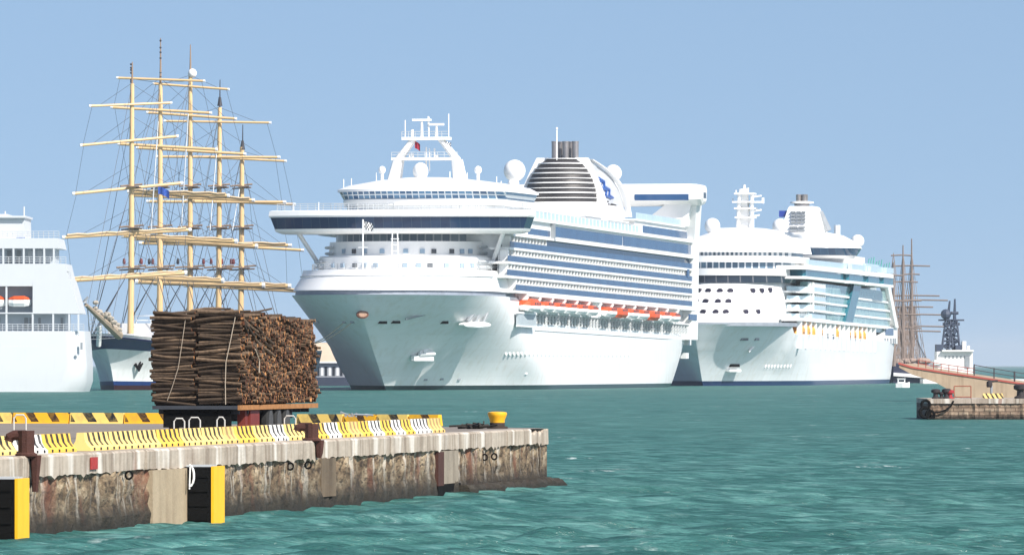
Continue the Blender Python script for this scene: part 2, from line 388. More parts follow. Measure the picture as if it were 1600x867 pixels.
# barriers ---------------------------------------------------------------
def barrier_mat(name, base, dark, pitch=.62, slant=.45, width=.44, z0=.13, y0=None):
    m, nt, p = newmat(name)
    t = nt.nodes.new('ShaderNodeTexCoord'); sp = nt.nodes.new('ShaderNodeSeparateXYZ'); nt.links.new(t.outputs['Object'], sp.inputs[0])
    def math_(op, a, b=0., c=0.):
        n = nt.nodes.new('ShaderNodeMath'); n.operation = op
        for i, v in enumerate((a, b, c)):
            if hasattr(v, 'links'): nt.links.new(v, n.inputs[i])
            else: n.inputs[i].default_value = v
        return n.outputs[0]
    q = math_('MULTIPLY_ADD', sp.outputs[2], slant, sp.outputs[1])
    wob = math_('MULTIPLY_ADD', noise(nt, 3, coord(nt)), .1, q)
    st = math_('LESS_THAN', math_('FRACT', math_('DIVIDE', wob, pitch)), width)
    st = math_('MULTIPLY', st, math_('GREATER_THAN', sp.outputs[2], z0))
    st = math_('MULTIPLY', st, math_('GREATER_THAN', sp.outputs[0], -.16))
    st = math_('MULTIPLY', st, math_('GREATER_THAN', sp.outputs[1], y0 if y0 is not None else .35 if slant < .5 else .05))
    worn = ramp(nt, noise(nt, 5, coord(nt), 6, .7), [(.3, .65), (.55, 1.)])
    f = math_('MULTIPLY', st, worn)
    dirt = noise(nt, 2.2, coord(nt), 6, .7)
    b = mix(nt, ramp(nt, dirt, [(.5, 0.), (.75, .4)]), base, (.2, .14, .08))
    c = mix(nt, f, b, dark); nt.links.new(c, p.inputs['Base Color']); p.inputs['Roughness'].default_value = .6
    return m
B_YEL = barrier_mat('barrier_yellow_black', (.86, .53, .07), (.012, .011, .01))
B_PALE = barrier_mat('barrier_pale_yellow_black', (.86, .62, .2), (.012, .011, .01))
B_WHT = barrier_mat('barrier_white_black', (.8, .78, .74), (.012, .011, .01))
B_WORN = barrier_mat('barrier_worn_yellow', (.74, .5, .16), (.3, .2, .09))
B_BRN = barrier_mat('barrier_yellow_brown', (.85, .44, .015), (.035, .014, .007), .86, .75, .37, .06)
B_FAR = barrier_mat('barrier_far_yellow_black', (.86, .6, .15), (.01, .01, .012), .86, .75, .42, .06)
PROF = [(-.27, 0), (.27, 0), (.27, .07), (.19, .14), (.12, .25), (.09, .46), (-.09, .46), (-.12, .25), (-.19, .14), (-.27, .07)]
def barrier_mesh(L, prof=PROF):
    mb = MB(); mb.loft([[(x, y, z) for x, z in prof] for y in (.02, L * .5, L - .02)])
    return mb
HOLE = mat('drain_slot', (.01, .01, .01), .9)
def barrier_near(s0, s1, m, label):
    P = PIER.w(-1.05, s0, PZ)
    o = barrier_mesh(s1 - s0).build('concrete_barrier', m, None, origin=(0, 0, 0))
    o.location = P; o.rotation_euler = (0, 0, -PIER.th)
    y = .4
    while y < s1 - s0 - .2: mb = MB(); mb.box(.2, .272, y, y + .2, .012, .085); mb.build('drain_slot', HOLE, o); y += .8
    return tag(o, label, 'barrier', 'striped concrete barriers along the water edge of the pier')
Sx = s_px
near = [(-60, -18, B_PALE, 'yellow barrier with thin black stripes at the left edge of the photo'),
        (-17, 27, B_PALE, 'yellow black striped barrier left of the rusty pipe hook'),
        (27, 73, B_WHT, 'white black striped barrier directly right of the first rusty pipe hook'),
        (73, 118, B_YEL, 'yellow black striped barrier ending at the gap near the left'),
        (139, 178, B_PALE, 'yellow barrier whose plain end faces the gap in the row'),
        (178, 216, B_PALE, 'yellow black striped barrier above the plain pale wall panel'),
        (216, 252, B_PALE, 'yellow black striped barrier left below the log load'),
        (252, 288, B_YEL, 'yellow black striped barrier above the black and yellow fender'),
        (288, 322, B_PALE, 'yellow black striped barrier in front of two white hoops under the logs'),
        (322, 355, B_PALE, 'yellow black striped barrier under the middle of the log trailer'),
        (355, 373, B_WORN, 'short worn barrier with nearly bare faded yellow paint'),
        (373, 402, B_YEL, 'yellow black striped barrier right after the short worn one'),
        (402, 428, B_PALE, 'yellow barrier with thin stripes below the red trailer leg'),
        (428, 450, B_WHT, 'white striped barrier in front of the trailer wheels'),
        (450, 488, B_PALE, 'yellow striped barrier just left of the right rusty hook'),
        (488, 513, B_YEL, 'yellow striped barrier just right of the right rusty hook'),
        (513, 534, B_WHT, 'white striped barrier between yellow ones right of the rusty hook'),
        (534, 549, B_YEL, 'short yellow striped barrier before the blank one'),
        (549, 566, B_WORN, 'faded barrier with almost no stripes left of the white stretch'),
        (566, 582, B_YEL, 'yellow striped barrier at the start of the right stretch'),
        (582, 600, B_WHT, 'white striped barrier in the middle of the right stretch'),
        (600, 617, B_YEL, 'yellow striped barrier between two white ones in the right stretch'),
        (617, 633, B_WHT, 'white striped barrier third from the right end of the row'),
        (633, 648, B_YEL, 'yellow striped barrier second white stretch neighbour near the right end'),
        (648, 674, B_WHT, 'long white striped barrier next to the last one at the right end'),
        (674, 694, B_WORN, 'faded yellow barrier ending the row towards the yellow bollard')]
for a, b, m, l in near: barrier_near(PIER.a_at(a, -.82), PIER.a_at(b, -.82), m, l)
def barrier_far(px0, px1, m, label):
    # stands along the far edge of the pier; local +x faces the harbour in front
    f = (lambda px: 288.3 - 2.5 * px / 280) if px0 < 400 else (lambda px: 279.5 - 3.5 * (px - 465) / 225)
    A, B = at(px0, 600, f(px0)), at(px1, 600, f(px1)); A.z = B.z = PZ; d = B - A
    o = barrier_mesh(d.length, [(-.2, 0), (.2, 0), (.16, .12), (.1, .4), (-.1, .4), (-.16, .12)]).build('concrete_barrier', m, None, origin=(0, 0, 0))
    o.location = A; o.rotation_euler = (0, 0, math.atan2(d.y, d.x) - math.pi / 2)
    return tag(o, label, 'barrier', 'striped concrete barriers along the far edge of the pier')
fars = [(-60, -2, B_FAR, 'far edge barrier, pale yellow, cut by the left edge of the photo'),
        (-1, 21, B_FAR, 'short far edge barrier of pale yellow and black left of the first hoop'),
        (22, 110, B_BRN, 'far edge barrier of deep yellow and brown next to the left hoop'),
        (111, 195, B_FAR, 'far edge barrier of pale yellow and black in the middle left of the logs'),
        (196, 284, B_BRN, 'far edge barrier of deep yellow and brown touching the log trailer at its left'),
        (466, 538, B_FAR, 'far edge barrier of yellow and black just right of the log trailer'),
        (539, 590, B_BRN, 'far edge barrier of orange yellow right of the black striped one'),
        (591, 640, B_FAR, 'far edge barrier second from the right end of the back row'),
        (641, 688, B_BRN, 'far edge barrier at the right end of the back row')]
for a, b, m, l in fars: barrier_far(a, b, m, l)

# fenders, hooks, hoops, bollard ----------------------------------------
def fender(s0, L, d, z0, z1, label):
    t = thing('dock_fender', label, 'fender', PIER.w(.1, s0, z0), -PIER.th, 'black and yellow fenders on the pier wall')
    mb = MB(); mb.box(.0, d - .02, 0, L, 0, z1 - z0)
    for k in range(5): mb.box(.1, d - .1, -.03, 0.0, .1 + k * (z1 - z0) / 5, .1 + k * (z1 - z0) / 5 + .2)
    mb.build('rubber_block', BLACK, t)
    mb = MB(); mb.box(d - .018, d + .05, -.01, L, .02, z1 - z0 + .015)
    mb.build('face_panel', YEL, t)
    mb = MB()
    for k in range(3): mb.box(.0, d - .06, .15 + k * .4, .2 + k * .4, z1 - z0, z1 - z0 + .05)
    mb.build('bracket', GREYW, t)
    return t
fender((179.7 - 150) / .9879, 1.25, .72, -.35, 1.55, 'black rubber fender with yellow face cut by the left edge of the photo')
fender((203.0 - 150) / .9879, 1.5, .72, -.35, 1.53, 'black rubber fender with yellow face beside the pale wall panel')
mb = MB(); c = PIER.w(.28, s_px(283) - .3, 1.3)
mb.tube([c + Vector((.12 * math.sin(t), 0, .28 * math.cos(t))) for t in [k * .45 for k in range(8)]], .03, 6)
mb.tube([c + Vector((.02, 0, .25)), c + Vector((.0, 0, -.35))], .02, 5)
tag(mb.build('mooring_ring', WHITE), 'white bent mooring ring at the upper left corner of the fender', 'mooring ring')
def hook(px, label, h=.62):
    s = s_px(px); t = thing('pipe_hook', label, 'pipe hook', PIER.w(.0, s, PZ), -PIER.th, 'rusty pipe hooks on the pier edge')
    mb = MB(); mb.tube([(0, 0, -.05), (0, 0, h * .6), (0, 0, h * .98)], .2, 10); mb.tube([(.0, 0, h * .8), (-.3, 0, h * .8), (-.4, 0, h * .72), (-.43, 0, h * .58)], .125, 9)
    mb.build('bent_pipe', RUST, t, True)
    mb = MB(); mb.lathe((0, 0, 0), [(.27, 0), (.27, .05), (.2, .09), (.17, .1)], 10); mb.build('flange', RUST, t)
    mb = MB(); mb.tube([(.2, .1, .02), (.2, .1, -.35), (.19, .1, -.85 if px < 100 else -.5)], .15, 6, .07); mb.build('drip_pipe', RUST, t)
    return t
hook(41, 'thick rusty bent pipe beside the white striped barrier at the left')
hook(487, 'thick rusty bent pipe on the edge in front of the trailer wheels', .5)
HOOPM = mat('hoop_paint', (.55, .53, .49), .5, .25, 6)
def hoop(px, py, d, label, w_=.3):
    # stands on the deck d metres in from the edge
    s = s_px(px); s = PIER.a_at(px, -d); P = PIER.w(-d, s, PZ); h = HC + (HY - py) * P.y / FPX - PZ
    mb = MB(); q = [(-w_ / 2, 0, 0), (-w_ / 2, 0, h - .08), (-w_ / 2 + .06, 0, h), (w_ / 2 - .06, 0, h), (w_ / 2, 0, h - .08), (w_ / 2, 0, 0)]
    mb.tube([P + Vector(p) for p in q], .022, 7)
    return tag(mb.build('safety_hoop', HOOPM, None, True), label, 'hoop', 'white ladder hoops behind the barriers')
hoop(31, 648, 1.9, 'white hoop above the rusty pipe at the far left')
hoop(280, 653.5, 2.2, 'dull white hoop left of its twin by the left trailer wheel', .29)
hoop(304, 652, 1.9, 'bright white hoop in front of the left trailer wheel', .31)
hoop(345, 651.5, 1.9, 'narrow white hoop below the middle of the log load', .22)
hoop(453, 649.5, 1.9, 'white hoop in front of the right hand trailer tyres', .33)
c = at(777, 668.5, 264.5); c.z = PZ
t = thing('mooring_bollard', 'yellow mushroom bollard on the bare end of the pier', 'bollard', c)
mb = MB(); mb.lathe((0, 0, 0), [(.36, .0), (.36, .06), (.26, .09), (.255, .2)], 18); mb.build('base', mat('bollard_foot', (.03, .02, .015), .8), t, True)
mb = MB(); mb.lathe((0, 0, 0), [(.25, .19), (.26, .3), (.31, .42), (.335, .5), (.32, .55), (.2, .575), (.001, .58)], 18); mb.build('head', mat('bollard_yellow', (.8, .4, .01), .45, .12, 4), t, True)
rng = random.Random(2); mb = MB(); c = at(746, 668, 263); c.z = PZ + .03
for k in range(9):
    q = [c + Vector((rng.gauss(0, .3), rng.gauss(0, .4), max(0, rng.gauss(.08, .06)))) for _ in range(5)]; mb.tube(q, .035, 5)
tag(mb.build('rope_heap', mat('dark_rope', (.035, .03, .025), .9, .5, 8)), 'heap of dark tangled rope left of the yellow bollard', 'rope heap')
mb = MB(); c = at(554, 660, 262); c.z = PZ
for k in range(7): q = c + Vector((rng.gauss(0, .22), rng.gauss(0, .4), .42)); mb.tube([q, q + Vector((rng.gauss(0, .1), 0, .08)), q + Vector((rng.gauss(0, .16), 0, rng.uniform(.02, .2)))], .03, 5)
tag(mb.build('cable_scrap', STEELG), 'bent grey cable scrap lying on a far barrier right of the trailer', 'cable scrap')

# the trailer and its logs ------------------------------------------------
TRK = Frame(-7.91 - 1.27 * .988, 225 + 1.27 * .155, PTH)
tr = thing('log_trailer', 'flatbed trailer on black wheels carrying the tall log load', 'trailer', (TRK.o.x, TRK.o.y, PZ), -TRK.th)
BEDM = mat('trailer_bed_paint', (.03, .035, .045), .7, .5, 3); BEDR = mat('trailer_side_rail', (.33, .15, .05), .8, .5, 5)
REDM = mat('trailer_red_oxide', (.17, .025, .018), .6, .35, 3)
mb = MB(); mb.box(-1.3, 1.22, -.15, 12.5, .88, .985); mb.box(-.55, -.4, .2, 12.2, .55, .88); mb.box(.4, .55, .2, 12.2, .55, .88)
for k in range(9): mb.box(-1.2, 1.18, .3 + k * 1.4, .42 + k * 1.4, .74, .88)
mb.build('flatbed', BEDM, tr)
mb = MB(); mb.box(1.222, 1.3, -.1, 12.5, .86, 1.0)
mb.build('side_rail', BEDR, tr)
mb = MB(); mb.box(-1.0, 1.0, -.02, .12, .35, .86); mb.build('front_bulkhead', BLACK, tr)
for x in (1.02, -1.02):
    mb = MB(); mb.box(x - .12, x + .12, 1.5, 1.85, .05, .88); mb.box(x - .18, x + .18, 1.45, 1.9, 0, .06); mb.build('landing_leg', REDM, tr)
mb = MB(); mb.box(.95, 1.2, 2.0, 3.4, .28, .85); mb.build('side_box', REDM, tr)
RIMM = mat('dark_rim', (.06, .06, .06), .6, .3)
for y in (4.9, 6.25, 7.6):
    for x in (1.0, -1.0):
        mb = MB()
        for k, xx in enumerate((x - .28, x + .02)):
            rr = [[(xx + dx, y + r * math.sin(t), .5 + r * math.cos(t)) for t in [2 * math.pi * j / 20 for j in range(20)]] for dx, r in ((0, .36), (.01, .46), (.05, .5), (.19, .5), (.23, .46), (.24, .36))]
            mb.loft(rr)
        wh = mb.build('wheel', mat('tyre_rubber', (.014, .014, .014), .9, .4, 4), tr, True)
        mb = MB(); xo = x + (.262 if x > 0 else -.282); mb.loft([[(xo + dx, y + r * math.sin(t), .5 + r * math.cos(t)) for t in [2 * math.pi * j / 14 for j in range(14)]] for dx, r in ((0, .33), (.01, .3), (.012, .1))]); mb.build('rim', RIMM, wh)
mb = MB(); mb.box(-1.1, 1.1, 4.7, 7.8, .5, .78); mb.build('axle_frame', BLACK, tr)

def bark_mat(name, lo, mid, hi):
    m, nt, p = newmat(name)
    g = nt.nodes.new('ShaderNodeNewGeometry'); oi = nt.nodes.new('ShaderNodeObjectInfo')
    a = nt.nodes.new('ShaderNodeMath'); a.operation = 'ADD'; nt.links.new(g.outputs['Random Per Island'], a.inputs[0]); nt.links.new(oi.outputs['Random'], a.inputs[1])
    f = nt.nodes.new('ShaderNodeMath'); f.operation = 'FRACT'; nt.links.new(a.outputs[0], f.inputs[0])
    c = ramp(nt, f.outputs[0], [(0, lo), (.5, mid), (1, hi)])
    n = noise(nt, 9, coord(nt), 5, .65); c = mix(nt, ramp(nt, n, [(.35, 0.), (.7, .75)]), c, tuple(x * .35 for x in mid))
    nt.links.new(c, p.inputs['Base Color']); p.inputs['Roughness'].default_value = .9
    return m
BARK = bark_mat('bark', (.03, .017, .01), (.08, .05, .029), (.22, .145, .09))
CUT = bark_mat('cut_wood', (.05, .015, .005), (.19, .06, .018), (.62, .29, .1))
def log_pts(mb, p, q, r, bend, rng, cut=True, n=7):
    p, q = Vector(p), Vector(q); d = q - p; side = d.cross(Vector((0, 0, 1))).normalized()
    m_ = [p + d * f + Vector((0, 0, bend * math.sin(f * math.pi))) + side * rng.gauss(0, .012) for f in (0, .33, .66, 1)]
    mb.mi = 0; mb.tube(m_, r, n, r * rng.uniform(.75, 1.05), cap=False)
    k = len(mb.v); L = 4 * n
    mb.mi = 1; mb.face(*[k - L + j for j in reversed(range(n))]); mb.face(*[k - n + j for j in range(n)]); mb.mi = 0
def make_logs():
    rng = random.Random(11); base = Vector((TRK.o.x, TRK.o.y, PZ)); n_ind = 0
    fw = lambda x, y, z: TRK.w(x, y, PZ + z)
    G = 'logs stacked on the trailer'
    def single(p, q, r, bend, label):
        mb = MB(); log_pts(mb, fw(*p), fw(*q), r, bend, rng)
        tag(mb.build('log', [BARK, CUT]), label, 'log', G)
    Z0, Z1 = 1.03, 3.66
    topz = lambda x, y: 3.62 + .16 * math.exp(-((x - .2) / .8) ** 2 - (y / 5) ** 2) + .05 * math.sin(y * 2.1) - .012 * y
    count = 0
    for lay in range(2):                                                # crosswise logs seen from the end of the trailer: two columns
        for x0, x1 in ((-1.3, -.06), (.0, 1.26)):
            z = Z0 + (.04 if lay else 0)
            while z < topz((x0 + x1) / 2, 0) - .03:
                r = rng.uniform(.034, .062); z += r * .96
                sl = rng.gauss(0, .035); ex = rng.gauss(0, .05)
                bul = -.07 * math.sin((z - 1) / 2.7 * math.pi) if x0 < -.5 else 0
                single((x0 + bul + ex, .09 + lay * .12 + rng.gauss(0, .03), z - sl), (x1 + rng.gauss(0, .05) + bul * .3, .09 + lay * .12 + rng.gauss(0, .03), z + sl), r, rng.gauss(0, .02),
                       'thin brown log lying crosswise at the end of the trailer load'); count += 1
                z += r * .96
    for k in range(16):                                                 # loose branches on top
        y = rng.uniform(.1, 6); x = rng.uniform(-1.1, .4); z = topz(x, y) + rng.uniform(-.02, .05)
        a = rng.gauss(0, .25); single((x, y, z - .05), (x + 1.25 * math.cos(a), y + .4 * rng.random(), z + rng.gauss(.0, .06)), rng.uniform(.02, .045), rng.gauss(0, .03), 'loose crooked branch lying on top of the log load'); count += 1
    for k in range(26):                                                 # bundle turned lengthwise in the upper side
        y = rng.uniform(.2, 3.4); z = rng.uniform(2.1, 3.45)
        single((1.24 + rng.gauss(0, .05), y, z + .1), (1.27 + rng.gauss(0, .05), y + rng.uniform(1.2, 2.4), z - rng.uniform(.1, .4)), rng.uniform(.03, .05), 0, 'dark log turned lengthwise in the side of the load'); count += 1
    side = []
    y = .32
    while y < 12.25:                                                    # cut ends along the side
        z = Z0 + rng.random() * .03
        col_out = 0
        while z < topz(1.2, y) - .03:
            r = rng.uniform(.035, .075)
            out = 1.24 + .16 * math.sin(y * 1.9 + z * 2.3) * math.sin(z * 3.1 - y * .7) * .8 + rng.gauss(0, .045) + .05 * math.sin((z - 1) / 2.7 * math.pi)
            if not (y < 3.2 and z > 2.15 + .08 * y and rng.random() < .75): side.append((y + rng.gauss(0, .02), z + r, r, out))
            z += r * 1.75
        y += .105
    rng.shuffle(side); nb = max(0, 298 - count)
    side.sort(key=lambda s: s[3], reverse=True)
    for y, z, r, out in side[:nb]:
        single((out - 1.25, y, z), (out, y + rng.gauss(0, .03), z + rng.gauss(0, .02)), r, 0, 'reddish brown cut log end sticking out of the side of the load')
    mb = MB()
    for y, z, r, out in side[nb:]:
        log_pts(mb, fw(out - .7, y, z), fw(out, y + rng.gauss(0, .03), z + rng.gauss(0, .02)), r, 0, rng, n=6)
    for k in range(30):                                                 # inner logs along the far side and the back
        zz = Z0 + k * .088
        for y in np.arange(.3, 12.2, .4): log_pts(mb, fw(-1.3 + rng.gauss(0, .04), y, zz), fw(.4, y, zz), .1, 0, rng, n=5)
    tag(mb.build('log_pile', [BARK, CUT]), 'mass of packed log ends filling the load between the separate logs', 'log pile', None, 'stuff')
make_logs()
ROPE = mat('lashing_rope', (.42, .35, .27), .8, .2, 6)
def lashing(pxs, label, r=.009):
    P = [TRK.local(at(x, y, 224.0)) for x, y in pxs]
    mb = MB(); mb.tube([TRK.w(p.x, -.02 if k else .05, p.z) for k, p in enumerate(P)], r, 6)
    tag(mb.build('lashing_rope', ROPE), label, 'rope', 'ropes tied over the log load')
lashing([(277, 489), (272, 529), (265, 574), (255, 605), (247, 626)], 'slack pale rope over the left column of logs')
lashing([(358, 487), (350, 529), (342, 566), (341, 600), (341.5, 632)], 'bright pale rope down the right column of crosswise logs', .013)
mb = MB(); mb.tube([TRK.w(1.5, 1.2, PZ + 2.62), TRK.w(1.52, 1.7, PZ + 2.3), TRK.w(1.5, 1.75, PZ + 1.95)], .02, 6)
tag(mb.build('lashing_rope', ROPE), 'short pale strap hanging on the cut log ends', 'rope', 'ropes tied over the log load')
# ------------------------------------------------------------------ hull shared by the liners
def trim(sl):
    return lambda x, y, z: (x, y, z - sl * max(0, y) * max(0, min(1, z / 10)))
class Hull:
    """half breadth of a flared hull; t = z / rim height"""
    def __init__(s, B, stem, full0, full1, rim, end0, end1, tail=.8, rimtop=15.7, p0=1.75, q0=1.0):
        s.B, s.stem, s.f0, s.f1, s.rim, s.e0, s.e1, s.tail, s.top, s.p0, s.q0 = B, stem, full0, full1, rim, end0, end1, tail, rimtop, p0, q0
    def a0(s, t):
        k = s.stem; x = max(0, min(1, t)) * (len(k) - 1); i = min(len(k) - 2, int(x)); return k[i] + (k[i + 1] - k[i]) * (x - i)
    def half(s, a, t):
        t = max(0, min(1, t)); a0 = s.a0(t); tt = t ** 1.35; tq = t ** 3; af = s.f0 + (s.f1 - s.f0) * tt; ae = s.e0 + (s.e1 - s.e0) * t ** .8
        u = max(0, min(1, (a - a0) / (af - a0))); p = s.p0 + (2 - s.p0) * tt; q = s.q0 + (2 - s.q0) * tq
        h = s.B * max(0, 1 - (1 - u) ** p) ** (1 / q)
        v = max(0, (a - (ae - 26)) / 26); return h * (1 - (1 - s.tail) * min(1, v) ** 2)
    def mesh(s, na=84, nz=18, side=1):
        mb = MB(); rows = []
        for j in range(-2, nz + 1):
            t = max(0, j / nz); ae = s.e0 + (s.e1 - s.e0) * t ** .8; a0 = s.a0(t); r = []
            for i in range(na + 1):
                u = (i / na) ** 1.8; a = a0 + (ae - a0) * u; tl = t
                z = tl * s.rim(a) if j >= 0 else j * .7
                te = z / s.top if j > 0 else 0
                r.append((side * s.half(a, t if a < 12 else min(1, max(t, te)) ), a, z))
            rows.append(r)
        base = [mb.pts(r) for r in rows]
        for p, q in zip(base, base[1:]):
            for k in range(na): mb.face(p + k, p + k + 1, q + k + 1, q + k)
        return mb, rows
def build_hull(H, m, parent, fn):
    mb, rows = H.mesh(side=1); mb2, rows2 = H.mesh(side=-1)
    i = len(mb.v); mb.v += mb2.v; mb.f += [tuple(k + i for k in f) for f in mb2.f]; mb.m += mb2.m
    n = len(rows[0])
    for a, b in zip(rows, rows[1:]):                                     # flat stern
        mb.quad(a[-1], (-a[-1][0], a[-1][1], a[-1][2]), (-b[-1][0], b[-1][1], b[-1][2]), b[-1])
    for k in range(n - 1):                                               # deck
        p, q = rows[-1][k], rows[-1][k + 1]; mb.quad(p, q, (-q[0], q[1], q[2]), (-p[0], p[1], p[2]))
    mb.v = [fn(*p) for p in mb.v]
    o = mb.build('hull', m, parent, True)
    return o
def on_hull(F, H, px, py, fn, side=1):
    """the point of the hull's surface seen at a photo position"""
    best = None
    for k in range(1600):
        a = -42 + k * .15; b = 0
        for _ in range(4):
            z = F.z_at(py, side * b, a); t = z / H.rim(a)
            b = H.half(a, t)
        if a <= H.a0(t) + .05 or t > 1: continue
        e = abs(F.px(side * b, a) - px)
        if best is None or e < best[0]: best = (e, side * b, a, z + (fn(0, a, 0)[2] * 0))
    _, b, a, z = best; t = z / H.rim(a)
    e = .5; d = Vector((side * (H.half(a + e, t) - H.half(a - e, t)), 2 * e, 0)).normalized()
    n = Vector((d.y, -d.x, 0)) * (1 if side > 0 else -1)
    return Vector((b, a, z)), d, n

# ------------------------------------------------------------------ the big cruise ship in the middle
F1 = Frame(-18.4, 1300, 11); SL1 = .0078; T1 = trim(SL1)
ship = thing('cruise_ship', 'big white cruise ship in the middle with wide bridge wings and blue balcony bands', 'cruise ship', F1.o, -F1.th)
def rim1(a):
    if a < 13: return 15.7
    if a < 26: return 11.5 + 4.2 * (.5 + .5 * math.cos(math.pi * (a - 13) / 13))
    return 11.5
H1 = Hull(16.9, [-13.4, -18.2, -23.2, -28, -32.6, -35.5], 46, -3, rim1, 172, 190, tail=.93)
HULL1 = hull_mat('liner_hull', (.015, .035, .04), .75, white=(.78, .79, .8))
build_hull(H1, HULL1, ship, T1)
part = lambda name, m, fn=None: None
# mooring deck slot and white forecastle tiers
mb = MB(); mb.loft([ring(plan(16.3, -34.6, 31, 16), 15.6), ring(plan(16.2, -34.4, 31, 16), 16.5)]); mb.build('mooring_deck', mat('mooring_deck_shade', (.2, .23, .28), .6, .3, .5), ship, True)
mb = MB(T1)
mb.loft([ring(plan(16.65, -35.0, 32, 14), 16.45), ring(plan(16.6, -34.6, 32, 14), 16.8), ring(plan(16.2, -28.5, 29, 14), 19.0), ring(plan(16.1, -27.5, 28, 14), 19.9), ring(plan(15.6, -22, 25, 14), 20.0)])
mb.build('forecastle', WHITE, ship, True)
fr = lambda h, f, d, z: [(h * math.sin(t), f + d * (1 - math.cos(t)), z) for t in [-1.45 + 2.9 * k / 24 for k in range(25)]]
mb = MB(); rail(mb, fr(15.3, -21.5, 25, 20.0), 1.0, 2.0, .045, 3); mb.build('forecastle_rail', GREYW, ship)
mb = MB(); mb.tube(fr(16.35, -29.2, 29.2, 18.9), .1, 5, cap=False); mb.build('step_shadow_line', GREYW, ship)  # thin grey tube drawn as the shadow of a step
T2f, T2d, T2h = -10, 18, 15.8
T3f, T3d, T3h = -5, 17, 14.9
mb = MB(); mb.loft([ring(plan(T2h, T2f, T2d, 16), 19.8), ring(plan(T2h - .1, T2f + .2, T2d, 16), 22.2)]); mb.loft([ring(plan(T2h + .35, T2f + 3, T2d, 16), 22.2), ring(plan(T2h + .35, T2f + 3, T2d, 16), 22.5)])
mb.build('front_tier', WHITE, ship, True)
mb = MB(); mb.loft([ring(plan(T3h, T3f, T3d, 16), 22.4), ring(plan(T3h - .2, T3f + .2, T3d, 16), 24.9)]); mb.build('front_tier', WHITE, ship, True)
mb = MB(); mb.loft([ring(plan(14.2, -.5, 15, 18), 24.8), ring(plan(14.2, -.5, 15, 18), 26.3)]); mb.build('front_gallery', pane_mat('gallery_panes', (.16, .22, .28), (.3, .37, .42), 1.3, 40, (.5, .54, .57), .12, 'x', .3), ship, True)
mb = MB()
for z, h, f, d in ((20.6, T2h, T2f, T2d), (21.5, T2h, T2f, T2d), (23.0, T3h, T3f, T3d), (24.0, T3h, T3f, T3d)):   # curved balcony ends of the tiers
    for sgn in (-1, 1):
        P = []; mb = MB()
        for k in range(9):
            ph = math.pi / 2 * (.62 + .38 * k / 8); b = sgn * (h + .45) * math.sin(ph); P.append((b, f + d * (1 - math.cos(ph)) - .2, z))
        mb.tube(P, .22, 5); mb.build('tier_ledge', GREYW, ship)
def front_window(px, py, w_, h_, f, d, h, m=STEELG):
    a = f
    for _ in range(6):
        b = F1.b_at(px, a); a = front_a(b, f, d, h)
    z = F1.z_at(py, b, a); dx, dy = front_dir(b, d, h)
    mb = MB(); mb.obox((b, a - .02, z), (dx, dy), w_, .25, h_); o = mb.build('window', m, ship)
    mb = MB(); L = math.hypot(dx, dy); nx, ny = dy / L, -dx / L
    mb.obox((b + nx * .06, a - .02 + ny * .06, z - h_ * .58), (dx, dy), w_ * 1.25, .22, .1); mb.build('sill', WHITE2, o)
WN = mat('dark_window', (.03, .035, .045), .15, .3, .5); WB = mat('pale_blue_window', (.26, .36, .46), .15, .3, .5)
for px, m in ((537, WB), (553, WN), (570, WB), (597, WB), (634, WB), (660, WB), (678, WN), (706, WN), (722, WB), (735, WB)): front_window(px, 392.5, .8, .75, T3f, T3d, T3h, m)
for px, m in ((520, WB), (535, WB), (554, WN), (569, WB), (587, WB), (633, WB), (654, WB), (672, WN), (698, WB), (722, WB), (738, WB)): front_window(px, 414.5, .8, .75, T2f, T2d, T2h, m)
# bridge with its wings
def wing(half, inset=0., back=0.):
    P = []
    for k in range(25):
        b = half - 2 * half * k / 24; P.append((b, -8 + 5 * (abs(b) / 22) ** 2 + inset))
    return P + [(-half, 3 + back), (-15, 6 + back), (-14, 14), (14, 14), (15, 6 + back), (half, 3 + back)]
mb = MB(); mb.loft([ring(wing(20.2, 1.6, -1), 26.15), ring(wing(21.2, .5), 26.55), ring(wing(21.4, .2), 27.0)]); mb.build('bridge_floor', WHITE, ship)
mb = MB(); mb.loft([ring(wing(21.3, .35, -.1), 26.98), ring(wing(22.0, -.35, -.1), 28.95)]); mb.build('bridge_window', NAVYGL, ship)
mb = MB(); mb.loft([ring(wing(22.15, -.55, .1), 28.92), ring(wing(22.25, -.7, .1), 29.2), ring(wing(22.1, -.5, 0), 30.0), ring(wing(21.7, 0, 0), 30.1)]); mb.build('bridge_roof', WHITE, ship)
mb = MB(); rail(mb, [(-21, -2.6, 30.1), (-11, -6, 30.1), (0, -7.3, 30.1), (11, -6, 30.1), (21, -2.6, 30.1), (21, 2.6, 30.1)], 1.1, 1.6, .05); mb.build('bridge_rail', GREYW, ship)
for sgn in (-1, 1):
    mb = MB(); mb.tube([(sgn * 17.6, -1.5, 26.4), (sgn * 14.6, 2.5, 20.6)], .38, 8); mb.build('wing_strut', WHITE2, ship)
